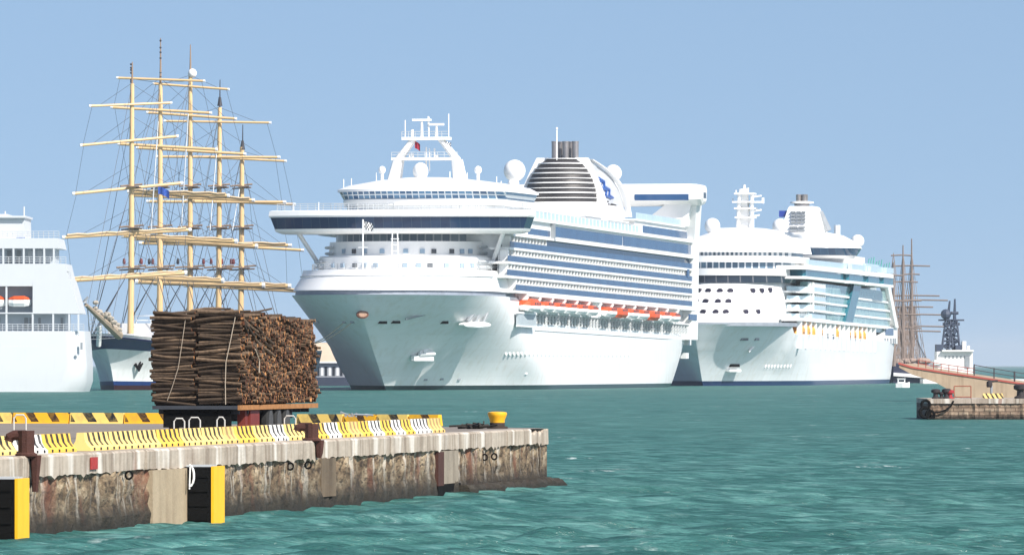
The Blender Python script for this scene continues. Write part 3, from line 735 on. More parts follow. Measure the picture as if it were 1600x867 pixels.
# lounge above the bridge
LP = lambda h, f, d=11: plan(h, f, d, 44, bow=2.2)
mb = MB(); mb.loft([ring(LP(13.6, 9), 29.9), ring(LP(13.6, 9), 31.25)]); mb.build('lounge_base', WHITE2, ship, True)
mb = MB(); mb.loft([ring(LP(14.0, 8.5), 31.2), ring(LP(14.1, 8.3), 32.2)]); mb.build('lounge_band', WHITE, ship, True)
mb = MB(); mb.loft([ring(LP(14.0, 8.6), 32.15), ring(LP(14.7, 7.7), 33.6)]); mb.build('lounge_window', BLUEGX, ship, True)
mb = MB(); mb.loft([ring(LP(14.9, 7.4), 33.55), ring(LP(14.9, 7.4), 33.95), ring(LP(13.4, 9.5), 34.7), ring(LP(9, 13), 35.6), ring(LP(5, 17), 36.1)]); mb.build('lounge_roof', WHITE, ship, True)
mb = MB(); rail(mb, [(-13, 6, 30.15), (-8, 2, 30.15), (0, .5, 30.15), (8, 2, 30.15), (13, 6, 30.15)], 1.2, .9, .05, 2); mb.build('lounge_rail', GREYW, ship)
# radar mast
def L1(px, py, b=None, a=22): return (F1.b_at(px, a), a, F1.z_at(py, F1.b_at(px, a), a))
mo = thing('radar_mast', None, None, (0, 0, 0)); mo.parent = ship
for s_, (x0, x1, x2) in ((1, (613, 626, 647)), (-1, (722, 711, 688))):
    for w_ in (-1.2, 1.2):
        mast = MB(); P = [L1(x0 + s_ * 3, 284), L1(x1 - s_ * 3, 250), L1(x2, 217)]
        mast.tube([(P[0][0], P[0][1] + w_, P[0][2]), (P[1][0], P[1][1] + w_ * .8, P[1][2])], 1.05, 8, .8)
        mast.tube([(P[1][0], P[1][1] + w_ * .8, P[1][2]), (P[2][0], P[2][1] + w_ * .5, P[2][2])], .55, 8, .45); mast.build('mast_leg', WHITE, mo, True)
for py, xa, xb, h in ((249, 614, 717, .45), (217, 630, 703, .5)):
    p, q = L1(xa, py), L1(xb, py); mb = MB(); mb.box(p[0], q[0], 20.6, 23.4, p[2] - h / 2, p[2] + h / 2); mb.build('platform', WHITE, mo)
    mb = MB(); rail(mb, [(p[0], 20.7, p[2] + h / 2), (q[0], 20.7, p[2] + h / 2)], .9, 1.2, .05, 2); mb.build('platform_rail', GREYW, mo)
for px, py, arm in ((659, 188, 15), (682, 195, 12)):
    p = L1(px, 217); q = L1(px, py); mb = MB(); mb.tube([p, q], .28, 8, .2); mb.box(q[0] - arm / 9.15, q[0] + arm / 9.15, 21.7, 22.3, q[2] - .15, q[2] + .22); mb.build('radar_scanner', WHITE, mo)
for px, y0, y1, r in ((633, 217, 188, .09), (701, 217, 178, .09), (644, 217, 203, .25), (670, 217, 183, .12), (666, 268, 230, .14), (671, 268, 232, .1), (679, 249, 232, .14), (683, 249, 243, .3), (645, 249, 240, .2), (640, 249, 240, .15), (669, 200, 182, .12)):
    mb = MB(); mb.tube([L1(px, y0), L1(px, y1)], r, 6); mb.build('aerial', WHITE, mo)
for px, py, r in ((597, 266, .62), (747, 266, .64), (657, 268, 1.35)):
    p = L1(px, py, a=19); mb = MB(); mb.ball(p, r, sz=1.12); o = mb.build('radome', WHITE, ship, True)
    mb = MB(); mb.tube([(p[0], p[1], p[2] - r), (p[0], p[1], 34.0)], r * .45, 8); mb.build('pedestal', WHITE, o)
mb = MB()
for px, y0, y1 in ((537, 298, 280), (549, 292, 279), (776, 290, 276), (783, 292, 283), (498, 328, 316), (459, 328, 318), (703, 283, 268), (730, 285, 270), (588, 284, 270)):
    a = 19 if y0 < 320 else -3; mb = MB(); mb.tube([L1(px, y0 + 3, a=a), L1(px, y1, a=a)], .08, 5); mb.build('aerial', WHITE, ship)

# midship block: core, decks, balconies on the port side
mb = MB(T1); mb.box(-14.6, 0, 17, 186, 13.0, 26.2); mb.box(0.002, 16.2, 4, 186, 13.0, 26.2); mb.build('superstructure', mat('cabin_wall', (.72, .73, .73), .5, .05, .5), ship)
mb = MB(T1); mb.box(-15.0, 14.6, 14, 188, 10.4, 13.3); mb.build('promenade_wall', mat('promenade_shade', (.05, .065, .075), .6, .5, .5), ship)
CABIN = pane_mat('cabin_doors', (.05, .07, .09), (.32, .36, .39), 1.45, 40, (.66, .67, .67), .5, 'y', .25)
SLABZ = [16.6, 19.0, 21.35, 23.75, 26.1]; A_START = [7, -.5, 0, 2, 4]
ndiv = 0; extra = MB(T1)
for k, z in enumerate(SLABZ):
    a0 = A_START[k]; mb = MB(T1); n = 30
    outb = 18.05 if k < 4 else 18.25
    for j in range(n):
        p, q = a0 + (188 - a0) * j / n, a0 + (188 - a0) * (j + 1) / n; mb.box(14.5, outb, p + (.005 if j else 0), q, z - .2, z + .22)
    mb.build('deck_slab', WHITE, ship)
    if k == 4: continue
    mb = MB(T1); e = 186.5
    for j in range(n):
        p, q = a0 + .4 + (e - a0) * j / n, a0 + .4 + (e - a0) * (j + 1) / n - .03; mb.box(17.93, 18.0, p, min(q, 187.5), z + .22, z + 1.2)
    mb.build('glass_railing', BLUEGL, ship)
    mb = MB(T1); mb.box(16.19, 16.26, a0 + 1, 186, z + .25, z + 2.15); mb.build('cabin_front', CABIN, ship)
    y = a0 + 1.5
    lim = 186 if k < 3 else 36
    while y < lim:
        d = MB(T1); dst = d if ndiv < 98 and k in (1, 2) else extra
        dst.box(16.3, 17.86, y, y + .45, z + .22, z + 2.16)
        if dst is d: d.build('balcony_divider', WHITE, ship); ndiv += 1
        y += 2.9
tag(extra.build('balcony_dividers', WHITE, ship), None, None, None, 'stuff')
mb = MB(T1)
for j in range(24): mb.box(17.3, 17.36, 38 + j * 6.1, 44.05 + j * 6.1, 23.97, 25.85)  # dark blue glass that also stands for deep shade below the overhang
mb.build('deck_shade_glass', BLUEGL, ship)
# lido deck: blue window bands, roof edge, screens
mb = MB(T1); mb.box(-17.6, 17.6, 14, 187, 26.3, 28.9); mb.build('lido_deckhouse', WHITE, ship)
for a0, a1 in ((43, 110.5), (111.5, 186)):
    mb = MB(T1); mb.box(17.5, 17.72, a0, a1, 26.75, 28.45); mb.build('lido_window', BLUEGL, ship)
mb = MB(T1); mb.box(17.5, 17.7, 20, 40, 26.6, 27.6); mb.build('lido_window', BLUEGL, ship)
for a in (41.3, 187):
    mb = MB(T1); mb.box(17.4, 18.3, a - .5, a + .5, 25.9, 29); mb.build('deck_pillar', WHITE2 if a > 50 else STEELG, ship)
mb = MB(T1); mb.box(-18.0, 18.15, 18, 188, 28.9, 29.35); mb.build('deck_edge', WHITE, ship)
mb = MB(T1); mb.box(-16.4, 16.9, 128, 187, 29.3, 31.7); mb.build('aft_deckhouse', WHITE, ship)
mb = MB(T1); mb.box(16.8, 17.0, 136, 186, 29.7, 31.0); mb.build('aft_window', BLUEGL, ship)
mb = MB(T1); mb.box(-16.6, 17.3, 127, 188, 31.7, 32.0); mb.build('deck_edge', WHITE, ship)
def screens(a0, a1, b, z, h, step, name='wind_screen'):
    mb = MB(T1); y = a0
    while y < a1 - .2: mb.box(b - .03, b + .03, y + .08, y + step - .08, z, z + h); y += step
    return mb.build(name, SCREEN, ship)
screens(18, 126, 17.9, 29.35, 1.25, 1.8); screens(128, 187, 17.1, 32.0, 1.2, 1.8)
mb = MB(T1); rail(mb, [(17.95, 18, 29.35), (17.95, 126, 29.35)], 1.35, 3.6, .06, 1); mb.build('sun_deck_rail', WHITE, ship)
rng = random.Random(4)
for k, (a0, a1, b0, b1, z1) in enumerate(((46, 60, 2, 14, 31.2), (64, 84, 4, 15.5, 30.9), (88, 104, 6, 15, 31.5), (107, 126, 3, 15.8, 31.2))):
    mb = MB(T1); mb.box(b0, b1, a0, a1, 29.3, z1); mb.box(b0 - .3, b1 + .3, a0 - .3, a1 + .3, z1, z1 + .2); o = mb.build('deck_house', WHITE, ship)
    mb = MB(T1)
    for j in range(int((a1 - a0) / 2)): mb.box(b1 - .02, b1 + .06, a0 + .5 + 2 * j, a0 + 1.7 + 2 * j, 29.9, 30.9)
    for j in range(int((b1 - b0) / 2)): mb.box(b0 + .5 + 2 * j, b0 + 1.7 + 2 * j, a0 - .06, a0 + .02, 29.9, 30.9)
    mb.build('window', SCREEN if k % 2 else BLUEGL, o)
mb = MB()                                                                  # white curved house under the funnel
mb.loft([ring(plan(8.6, 122, 12, 160), 28.5), ring(plan(9.2, 121, 12, 160), 32.6), ring(plan(8.0, 123, 12, 160), 34.0)]); mb.build('funnel_house', WHITE, ship, True)
mb = MB(); mb.loft([ring(plan(9.1, 120.5, 12, 160), 31.2), ring(plan(9.3, 120.3, 12, 160), 31.9)]); mb.build('house_band', GREYW, ship, True)
# funnel: dark core, white louvres, side fins with the blue wave mark, exhaust pipes
FA0 = 147; ztop, zbot = F1.z_at(248, 0, FA0), F1.z_at(320, 0, FA0)
fw_ = lambda h: 7.6 * math.sqrt(1 - .787 * h * h)
ell = lambda hw, la, z, n=36: [(hw * math.cos(2 * math.pi * k / n), FA0 + la * math.sin(2 * math.pi * k / n), z) for k in range(n)]
mb = MB(); mb.loft([ell(fw_(h) - .25, fw_(h) * 1.1 - .25, zbot + (ztop - zbot) * h) for h in [k / 12 for k in range(13)]]); fo = mb.build('funnel', FUNNELD, ship, True)
for k in range(10):
    h = .02 + k * .107; z = zbot + (ztop - zbot) * h; t_ = .13 if k % 2 else .22; r = fw_(min(1, h)) + .06
    mb = MB(); mb.loft([ell(r - .3, r * 1.1 - .3, z), ell(r, r * 1.1, z), ell(r - .03, r * 1.1 - .03, z + t_), ell(r - .3, r * 1.1 - .3, z + t_)], wrap=True, cap=False); mb.build('louvre', WHITE, fo, True)
for j in range(0):                                                        # slanted brackets seen between the louvres
    mb = MB(); rng2 = random.Random(j); t0 = -math.pi * (.2 + .28 * j)
    P = [(fw_(h) * math.cos(t0 + (h - .5) * .7 * (-1) ** j), FA0 + fw_(h) * 1.1 * math.sin(t0 + (h - .5) * .7 * (-1) ** j), zbot + (ztop - zbot) * h) for h in [.02 + .95 * k / 8 for k in range(9)]]
    mb.tube(P, (.1, .2, .1)[j % 3], 5); mb.build('bracket', WHITE2, fo)
for k, px in enumerate((867, 875.5, 884, 891.5, 899)):
    b = F1.b_at(px, FA0 + (1.5 if k % 2 else -.5)); y = FA0 + (1.5 if k % 2 else -.5)
    mb = MB(); mb.lathe((b, y, ztop - .5), [(.62, 0), (.62, 3.4), (.66, 3.45), (.66, 3.7), (.5, 3.72), (.48, 3.2)], 14); mb.build('exhaust_pipe', PIPE, fo, True)
mb = MB(); b = F1.b_at(870, FA0 - 4); mb.tube([(b, FA0 - 4, ztop - 1), (b, FA0 - 4, F1.z_at(203, b, FA0 - 4))], .12, 6); mb.ball((b, FA0 - 4, F1.z_at(202, b, FA0)), .22); mb.build('aerial', WHITE, fo)
LOGO = mat('wave_mark_blue', (.02, .09, .33), .4, .15, .8); PANEL = mat('fin_panel', (.42, .44, .47), .5, .15, .4)
def fin(s_):
    ft, fb = Vector((s_ * 4.1, FA0 - 1, ztop + .1)), Vector((s_ * 8.3, FA0 - 1, F1.z_at(345, 8, FA0)))
    bt, bb = Vector((s_ * 4.9, FA0 + 2.5, ztop - .1)), Vector((s_ * 9.0, FA0 + 20, F1.z_at(339, 9, FA0 + 19)))
    front = [ft.lerp(fb, h) + Vector((s_ * .5 * math.sin(h * math.pi), 0, 0)) for h in [k / 10 for k in range(11)]]
    back = [bt.lerp(bb, h) + Vector((s_ * 1.0 * math.sin(h * math.pi), 3.2 * math.sin(h * math.pi), 1.1 * math.sin(h * math.pi))) for h in [k / 10 for k in range(11)]]
    def leg(P, wd, th, nm, wd1=None):
        mb = MB(); r = []
        for k, p in enumerate(P):
            ww = wd + ((wd1 or wd) - wd) * k / 10
            r.append([(p.x - s_ * th, p.y - ww / 2, p.z), (p.x + s_ * th * .4, p.y - ww / 2, p.z), (p.x + s_ * th * .4, p.y + ww / 2, p.z), (p.x - s_ * th, p.y + ww / 2, p.z)])
        mb.loft(r); return mb.build(nm, WHITE, ship, True)
    fo_ = leg(front, 2.6, 1.5, 'funnel_fin', 4.5); leg(back, 1.6, .55, 'fin_strut', 2.2)
    if s_ < 0: return
    mb = MB()
    for k in range(10):
        for j in range(1): mb.quad(front[k] + Vector((-.7, 1.4, 0)), front[k + 1] + Vector((-.7, 1.4, 0)), back[k + 1] + Vector((-.7, -1, 0)), back[k] + Vector((-.7, -1, 0)))
    mb.quad(*(Vector(p) - Vector((.1, 0, 0)) for p in (front[0], front[10], back[10], back[0])))
    mb.build('fin_panel', PANEL, fo_)
    PP = lambda u, v: (front[0].lerp(front[10], v) + Vector((.5 * math.sin(v * math.pi) - .55, 1.6, 0))).lerp(back[0].lerp(back[10], v) + Vector((1.0 * math.sin(v * math.pi) - .55, -1 + 3.2 * math.sin(v * math.pi), 1.1 * math.sin(v * math.pi))), u)
    for c in ([(.12, .36), (.3, .42), (.22, .5), (.42, .56), (.3, .63), (.5, .7)], [(.3, .36), (.48, .43), (.38, .5), (.56, .57), (.46, .64), (.6, .7)], [(.05, .4), (.14, .5), (.12, .58), (.26, .66), (.2, .72)]):
        mb = MB(); mb.tube([PP(*q) for q in c], .42, 6, .2); mb.build('wave_mark', LOGO, fo_)
    for k in range(7):
        v = .7 + k * .042; mb = MB(); mb.tube([PP(.04, v), PP(.34, v + .03)], .14, 5); mb.build('fin_louvre', FUNNELD, fo_)
    for k in range(1):
        mb = MB(); mb.quad(*(Vector(PP(u, v)) + Vector((.12, 0, 0)) for u, v in ((.4, .76), (.2, .97), (.75, .97), (.62, .8)))); mb.build('fin_grille', FUNNELD, fo_)
fin(1); fin(-1)
for px, py, r, a, base in ((804, 267, 2.05, 138, 33), (958, 271, 1.65, 166, 33)):
    b = F1.b_at(px, a); z = F1.z_at(py, b, a); mb = MB(); mb.ball((b, a, z), r, 20, 12); o = mb.build('radome', WHITE, ship, True)
    mb = MB(); mb.tube([(b, a, base), (b, a, z - r * .8)], r * .5, 10, r * .4); mb.build('pedestal', WHITE, o)
b = F1.b_at(800, 134); mb = MB(); mb.ball((b, 134, F1.z_at(287, b, 134)), .8); mb.box(b - 2, b + 2.2, 132, 140, 29, F1.z_at(296, b, 134)); mb.build('radome_house', WHITE, ship)
# night lounge pod carried high across the stern
mb = MB(); zt, zb = F1.z_at(288, 20, 182), F1.z_at(322, 10, 182); rr = []
for b, sc in ((-20.5, .55), (-20.2, .8), (-19.3, .96), (-18, 1), (0, 1), (18.2, 1), (19.8, .97), (20.5, .85), (20.8, .6)):
    zc = (zt + zb) / 2 + (1 - sc) * .0; hz = (zt - zb) / 2 * sc; hy = 4.2 * sc
    rr.append([(b, 182 - hy, zc + hz * .75), (b, 182 - hy * .85, zc + hz), (b, 182 + hy * .85, zc + hz), (b, 182 + hy, zc + hz * .75), (b, 182 + hy * .8, zc - hz * .8), (b, 182 + hy * .3, zc - hz * (1.0 if abs(b) > 16 else 1.08)), (b, 182 - hy * .3, zc - hz * (1.0 if abs(b) > 16 else 1.08)), (b, 182 - hy, zc - hz * .45)])
mb.loft(rr); pod = mb.build('lounge_pod', WHITE, ship)
b0, b1 = F1.b_at(992, 177.8), F1.b_at(1076, 177.8); mb = MB(); mb.box(b0, b1, 177.62, 177.9, F1.z_at(313, b1, 178), F1.z_at(303.5, b1, 178)); mb.build('pod_window', mat('pod_glass', (.025, .08, .2), .12, .1, .4), pod)
mb = MB(); mb.box(20.66, 20.82, 180.5, 183.5, F1.z_at(310, 20, 182), F1.z_at(301, 20, 182)); mb.build('end_window', WN, pod)
for s_ in (1, -1):                                                          # legs under the pod and the stern pillar
    mb = MB(); mb.loft([[(s_ * 8, 180, 30.5), (s_ * 17.5, 180, 30.5), (s_ * 17.5, 186, 30.5), (s_ * 8, 186, 30.5)], [(s_ * 14, 180, zb + .6), (s_ * 18.6, 180, zb + .6), (s_ * 18.6, 186, zb + .6), (s_ * 14, 186, zb + .6)]]); mb.build('pod_leg', WHITE, ship)
    mb = MB(); mb.loft([[(s_ * 15.0, 184, 9.0), (s_ * 17.9, 184, 9.0), (s_ * 17.9, 191, 9.0), (s_ * 15.0, 191, 9.0)], [(s_ * 15.2, 184.5, 28), (s_ * 18.3, 184.5, 28), (s_ * 18.3, 190.5, 28), (s_ * 15.2, 190.5, 28)], [(s_ * 15.5, 181, zb + .7), (s_ * 19.4, 181, zb + .7), (s_ * 19.4, 187, zb + .7), (s_ * 15.5, 187, zb + .7)]]); mb.build('stern_pillar', WHITE, ship)
for z, y0, y1, h in ((22.2, 178.2, 180.6, 1.6), (14.2, 180.5, 189, 1.1)): mb = MB(T1); mb.box(17.9, 18.1, y0, y1, z, z + h); mb.build('stern_window', BLUEGL, ship)
for px, py in ((1074, 535), (1070, 556)):
    b = H1.half(186, .8) - .2; a = F1.a_at(px, b); z = F1.z_at(py, b, a); mb = MB(); mb.box(b - .5, b + .6, a - 2, a + 1, z - .5, z + .6); mb.build('hull_door', WHITE2, ship)
# promenade posts, boat deck ceiling, rail
mb = MB(T1)
for j in range(28): mb.box(13, 18.1, 17 + j * 6.1, 23.08 + j * 6.1, 16.0, 16.38)
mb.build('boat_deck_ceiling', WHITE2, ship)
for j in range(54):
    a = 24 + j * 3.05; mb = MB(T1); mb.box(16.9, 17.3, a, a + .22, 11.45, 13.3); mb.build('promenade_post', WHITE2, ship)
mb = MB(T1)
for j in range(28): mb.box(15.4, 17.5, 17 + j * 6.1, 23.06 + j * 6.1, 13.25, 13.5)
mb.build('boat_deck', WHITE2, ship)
mb = MB(T1); rail(mb, [(17.3, 26, 11.5), (17.3, 186, 11.5)], 1.05, 3.05, .04, 2); mb.build('promenade_rail', GREYW, ship)
for j in range(14):
    a = 17 + j * 11.6; mb = MB(T1); mb.box(16.6, 18.0, a, a + .5, 13.5, 16.0); mb.tube([(16.3, a + .25, 13.6), (17.6, a + .25, 15.0), (18.2, a + .25, 15.9)], .22, 5); mb.build('davit', WHITE, ship)
rng = random.Random(8)
mb = MB(T1)
for j in range(60):
    a = 24 + rng.random() * 160; h = rng.uniform(.5, 1.5); mb.box(15.3, 15.3 + rng.uniform(.3, 1.2), a, a + rng.uniform(.4, 2.5), 11.5, 11.5 + h)
mb.build('deck_gear', mat('deck_gear_mixed', (.2, .22, .23), .7, .6, .7), ship)
mb = MB(T1); a0, a1 = F1.a_at(792, 17.7), F1.a_at(834, 17.7)
mb.box(17.2, 17.68, 11.5, 27, 11.0, 13.0); mb.build('shell_recess', mat('recess_grey', (.38, .43, .46), .5, .1, .5), ship)
mb = MB(T1); mb.box(17.3, 17.8, 11, 27.3, 12.95, 13.3); mb.box(17.3, 17.8, 11, 27.3, 10.75, 11.0); mb.build('recess_rim', WHITE, ship)
# hull fittings
def fit(px, py, w_, h_, t_, name, m, side=1):
    p, d, n = on_hull(F1, H1, px, py, T1, side); mb = MB(); mb.obox(p, d, w_, t_, h_); return mb.build(name, m, ship), p, d, n
for px, py, w_ in ((598, 503.5, 1.5), (619, 503, 1.6), (694, 503.5, 1.7)): fit(px, py, w_, .5, .5, 'fairlead', BLACK)
for px, py in ((497, 503), (538, 503), (551, 503)): fit(px, py, .9, .4, .4, 'fairlead', STEELG, -1)
for px, py in ((480, 456), (600, 457), (550, 458)): pass
for px, py, sd in ((663, 551, 1), (550, 553, -1)):
    p, d, n = on_hull(F1, H1, px, py, T1, sd); up = Vector((0, 0, 1))
    mb = MB(); mb.obox(p - up * .9 - d * .6, d, 5.5, .7, .9); mb.obox(p + up * .1, d, 3.6, .8, .5); mb.tube([p + n * .4 - d * 1 + up * .1, p + n * .5 + up * .9 + d * 1.2], .3, 6); mb.tube([p + n * .4 - d * 2 - up * .3, p + n * .4 + d * 2.2 - up * .2], .32, 6)
    a = mb.build('bow_anchor', WHITE2, ship)
    mb = MB(); mb.obox(p + up * .75 + d * .3, d, 2.6, .55, .45); mb.build('hawse_shadow', STEELG, a)
p, d, n = on_hull(F1, H1, 741, 498, T1); up = Vector((0, 0, 1))
mb = MB(); mb.loft([[p + d * (5 * math.cos(t) * s_) + up * (-1.0 + .55 * math.sin(t) * s_) + n * o for t in [2 * math.pi * k / 16 for k in range(16)]] for s_, o in ((1, -.4), (1, .6), (.7, .75))]); mb.build('anchor_shelf', WHITE, ship)
mb = MB(); mb.tube([p + n * .35 - d * 3.2 - up * .5, p + n * .5 + d * .2 + up * 1.9], .32, 6); mb.tube([p + n * .35 + d * 2.5 - up * .6, p + n * .5 + d * 3.8 + up * 1.1], .28, 6); mb.tube([p + n * .35 - d * .3 - up * .6, p + n * .35 + d * 1.2 + up * 1.2], .3, 6); mb.build('stowed_anchor', STEELG, ship)
p, d, n = on_hull(F1, H1, 653, 494, T1); mb = MB(); mb.tube([p - d * 3 - up * .5 + n * .1, p + d * 3 + up * .5 + n * .1], .16, 5); mb.build('hull_mark', STEELG, ship)
# oval crest at the stem head
p, d, n = on_hull(F1, H1, 567, 490, T1); p = Vector((.12, H1.a0(12.4 / 15.7) - .3, 12.45)); n = Vector((.35, -.9, 0)).normalized(); d = Vector((-n.y, n.x, 0))
mb = MB(); mb.loft([[p + d * (.98 * s_ * math.cos(t)) + up * (.66 * s_ * math.sin(t)) + n * o for t in [2 * math.pi * k / 20 for k in range(20)]] for s_, o in ((1, -.6), (1, .35), (.8, .42))]); cr = mb.build('bow_crest', mat('crest_brown', (.16, .06, .035), .5, .3, 2), ship)
mb = MB(); mb.loft([[p + d * (.72 * s_ * math.cos(t)) + up * (.42 * s_ * math.sin(t)) + n * o for t in [2 * math.pi * k / 16 for k in range(16)]] for s_, o in ((1, .38), (.9, .47))]); mb.build('crest_face', mat('crest_tan', (.42, .25, .17), .5, .35, 3), cr)
k = 0
for px in np.arange(790, 985, 6.2):                                         # rows of small white framed ports
    for py in (551.5,):
        p, d, n = on_hull(F1, H1, px, py + (px - 790) * .012, T1); mb = MB(); mb.loft([[p + d * (.5 * s_ * math.cos(t)) + up * (.42 * s_ * math.sin(t)) + n * o for t in [2 * math.pi * q / 10 for q in range(10)]] for s_, o in ((1, -.05), (1, .1), (.7, .12))]); mb.build('port_rim', WHITE, ship)
for px, py in ((665, 593), (690, 592), (717, 592), (822, 583)): fit(px, py, .9, .35, .2, 'hull_mark', STEELG if px < 800 else WHITE)
mb = MB(); P = []
for k in range(34):
    a = 30 + k * 4.6; P.append((H1.half(a, .66) + .06, a, 10.35))
for p, q in zip(P, P[1:]): mb.tube([T1(*p), T1(*q)], .07, 4, cap=False)
mb.build('hull_rubbing_strake', GREYW, ship)
# jack staff and fore mast on the forecastle
q = (F1.b_at(567, -26), -26); z0, z1 = 17.5, F1.z_at(343, q[0], -26)
mb = MB(); mb.tube([(*q, z0), (*q, z1)], .13, 6); mb.tube([(q[0] - .8, -26, z0 + 6), (q[0] + .8, -26, z0 + 6)], .08, 5); mb.build('jack_staff', WHITE, ship)
mb = MB(); q2 = (F1.b_at(617, -20), -20)
for dx in (-.7, .7): mb.tube([(q2[0] + dx, -20, 18.5), (q2[0] + dx * .6, -20, F1.z_at(362, q2[0], -20))], .12, 5)
for k in range(4): mb.tube([(q2[0] - .7, -20, 22 + k * 1.0), (q2[0] + .7, -20, 22 + k * 1.0)], .08, 4)
mb.build('fore_mast', WHITE, ship)
# lifeboats, each one a thing of its own
def lifeboat(loc, rz, L, top, label, group, hullm=WHITE, tall=1., w_=3.4):
    t = thing('lifeboat', label, 'lifeboat', loc, rz, group)
    sec = lambda y, w, z0, z1: [(-w * .35, y, z0), (-w / 2, y, (z0 + z1) / 2), (-w / 2, y, z1), (w / 2, y, z1), (w / 2, y, (z0 + z1) / 2), (w * .35, y, z0)]
    mb = MB(); mb.loft([sec(-L / 2, .3, .5, 1.15), sec(-L * .4, w_ * .7, .15, 1.1), sec(-L * .2, w_, 0, 1.05), sec(L * .25, w_, 0, 1.05), sec(L * .43, w_ * .75, .12, 1.1), sec(L / 2, .5, .4, 1.15)]); mb.build('hull', hullm, t)
    sec = lambda y, w, z0, z1: [(-w / 2, y, z0), (-w / 2, y, z0 + (z1 - z0) * .5), (-w * .3, y, z1), (w * .3, y, z1), (w / 2, y, z0 + (z1 - z0) * .5), (w / 2, y, z0)]
    mb = MB(); mb.loft([sec(-L * .47, .5, 1.05, 1.3), sec(-L * .38, w_ * .75, 1.05, 1.9 * tall), sec(-L * .2, w_ * .98, 1.05, 2.25 * tall), sec(L * .25, w_ * .98, 1.05, 2.2 * tall), sec(L * .4, w_ * .75, 1.05, 1.9 * tall), sec(L * .48, .5, 1.05, 1.3)]); c = mb.build('canopy', top, t)
    for k in range(4): mb = MB(); mb.box(w_ * .47, w_ * .5, -L * .22 + k * L * .13, -L * .22 + k * L * .13 + L * .06, 1.25, 1.55); mb.build('canopy_window', WN, c)
    return t
def hang(F, T, a, b, z, L, m, label, group, **k):
    P = F.w(b, a, T(0, a, z)[2]); return lifeboat(P, -F.th, L, m, label, group, **k)
G1 = 'orange lifeboats along the side of the big cruise ship'
lb = hang(F1, T1, 20.5, 17.6, 13.35, 11.5, ORANGE, 'tall domed orange tender, foremost boat on the big cruise ship', G1, tall=1.0)
for k in range(5): hang(F1, T1, 32.5 + k * 10.6, 17.7, 13.5, 10, ORANGE, 'orange covered lifeboat in the forward run of boats on the big cruise ship', G1, tall=.8)
for k in range(7): hang(F1, T1, 93 + k * 11.2, 17.7, 13.5, 10.6, ORANGE, 'orange covered lifeboat in the after run of boats on the big cruise ship', G1, hullm=ORANGE if k % 3 == 1 else WHITE, tall=.8)
# flags
def flag(P, w_, h_, m, label, dirx=1, droop=.25, name='flag', rows=4):
    mb = MB(); n = 8
    for th in (0, .03):
        g = [[(P[0] + dirx * w_ * i / n, P[1] + th + .12 * math.sin(i * 1.3), P[2] - h_ * j / rows - droop * w_ * (i / n) ** 1.5) for j in range(rows + 1)] for i in range(n + 1)]
        base = [mb.pts(c) for c in g]
        for a, b in zip(base, base[1:]):
            for k in range(rows): mb.mi = (k + base.index(a)) % 2; mb.face(a + k, b + k, b + k + 1, a + k + 1)
    return tag(mb.build(name, m), label, 'flag')
P = F1.w(q[0], -26, z1 - .3); flag(P, 1.7, 1.3, [WHITE, mat('flag_black', (.02, .02, .03), .8)], 'white flag with dark markings flying from the bow jack staff')
P = F1.w(F1.b_at(650, 22), 21, F1.z_at(221, 0, 22)); flag(P, .9, 1.2, [mat('flag_red', (.4, .01, .03), .8), mat('flag_dark_red', (.2, .01, .03), .8)], 'small red flag hanging under the radar mast platform', 1, .6)
P = F1.w(F1.b_at(693, 22), 21, F1.z_at(221, 0, 22)); flag(P, 1.5, .9, [WHITE, mat('flag_navy', (.03, .05, .1), .8)], 'small white and dark flag under the right of the radar platform', 1, .2)
# ------------------------------------------------------------------ the second cruise ship, behind the first
F2 = Frame(45.15, 1600, 9); SL2 = .006; T2 = trim(SL2)
s2 = thing('cruise_ship', 'smaller looking white cruise ship with teal glass side moored behind the big one', 'cruise ship', F2.o, -F2.th)
H2 = Hull(16.2, [-43, -46, -49, -52, -54, -55.5], 12, -7, lambda a: 12.4 if a < -21 else (12.4 - 1.9 * min(1, (a + 21) / 1.5)), 162, 173, tail=.95, rimtop=12.4)
HULL2 = hull_mat('liner_hull_blue_boot', (.012, .03, .1), .95, white=(.76, .78, .8))
build_hull(H2, HULL2, s2, T2)
def z2(py, b=0, a=0): return F2.z_at(py, b, a)
def tier(name, m, h, f, d, back, z0, z1, h1=None, f1=None, bow=2.2):
    mb = MB(); mb.loft([ring(plan(h, f, d, back, bow=bow), z0), ring(plan(h1 or h, f1 if f1 is not None else f, d, back, bow=bow), z1)]); return mb.build(name, m, s2, True)
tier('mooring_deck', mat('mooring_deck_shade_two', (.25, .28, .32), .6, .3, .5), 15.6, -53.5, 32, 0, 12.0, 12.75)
fz = [z2(p, 0, -12) for p in (508, 442, 431, 420, 410, 400, 394, 379, 367, 353)]
tier('front_house', WHITE, 12.6, -30, 24, 12, 12.7, fz[1], 12.2, -22)
tier('bridge_window', pane_mat('bridge_glass_two', (.03, .045, .07), (.05, .07, .1), 2.4, 40, (.2, .2, .22), .1, 'x', .12), 13.4, -22.4, 25, 12, fz[1], fz[2], 13.8, -22.8)
tier('bridge_roof', WHITE, 14.0, -23, 25, 16, fz[2], fz[3])
tier('front_window', pane_mat('front_panes_two', (.05, .09, .14), (.1, .17, .24), 1.3, 40, (.5, .54, .58), .15, 'x', .15), 13.2, -18, 22, 12, fz[3], fz[4])
tier('deck_band', WHITE, 14.1, -19, 23, 20, fz[4], fz[5])
tier('front_window', pane_mat('front_panes_three', (.06, .09, .12), (.18, .24, .3), .9, 40, (.6, .62, .64), .2, 'x', .2), 13.2, -15, 20, 16, fz[5], fz[6])
tier('deck_band', WHITE, 13.9, -16, 20, 26, fz[6], fz[7], 13.4, -15)
tier('mast_house', WHITE, 12.6, -6, 15, 40, fz[7], fz[8], 10.5, -2)
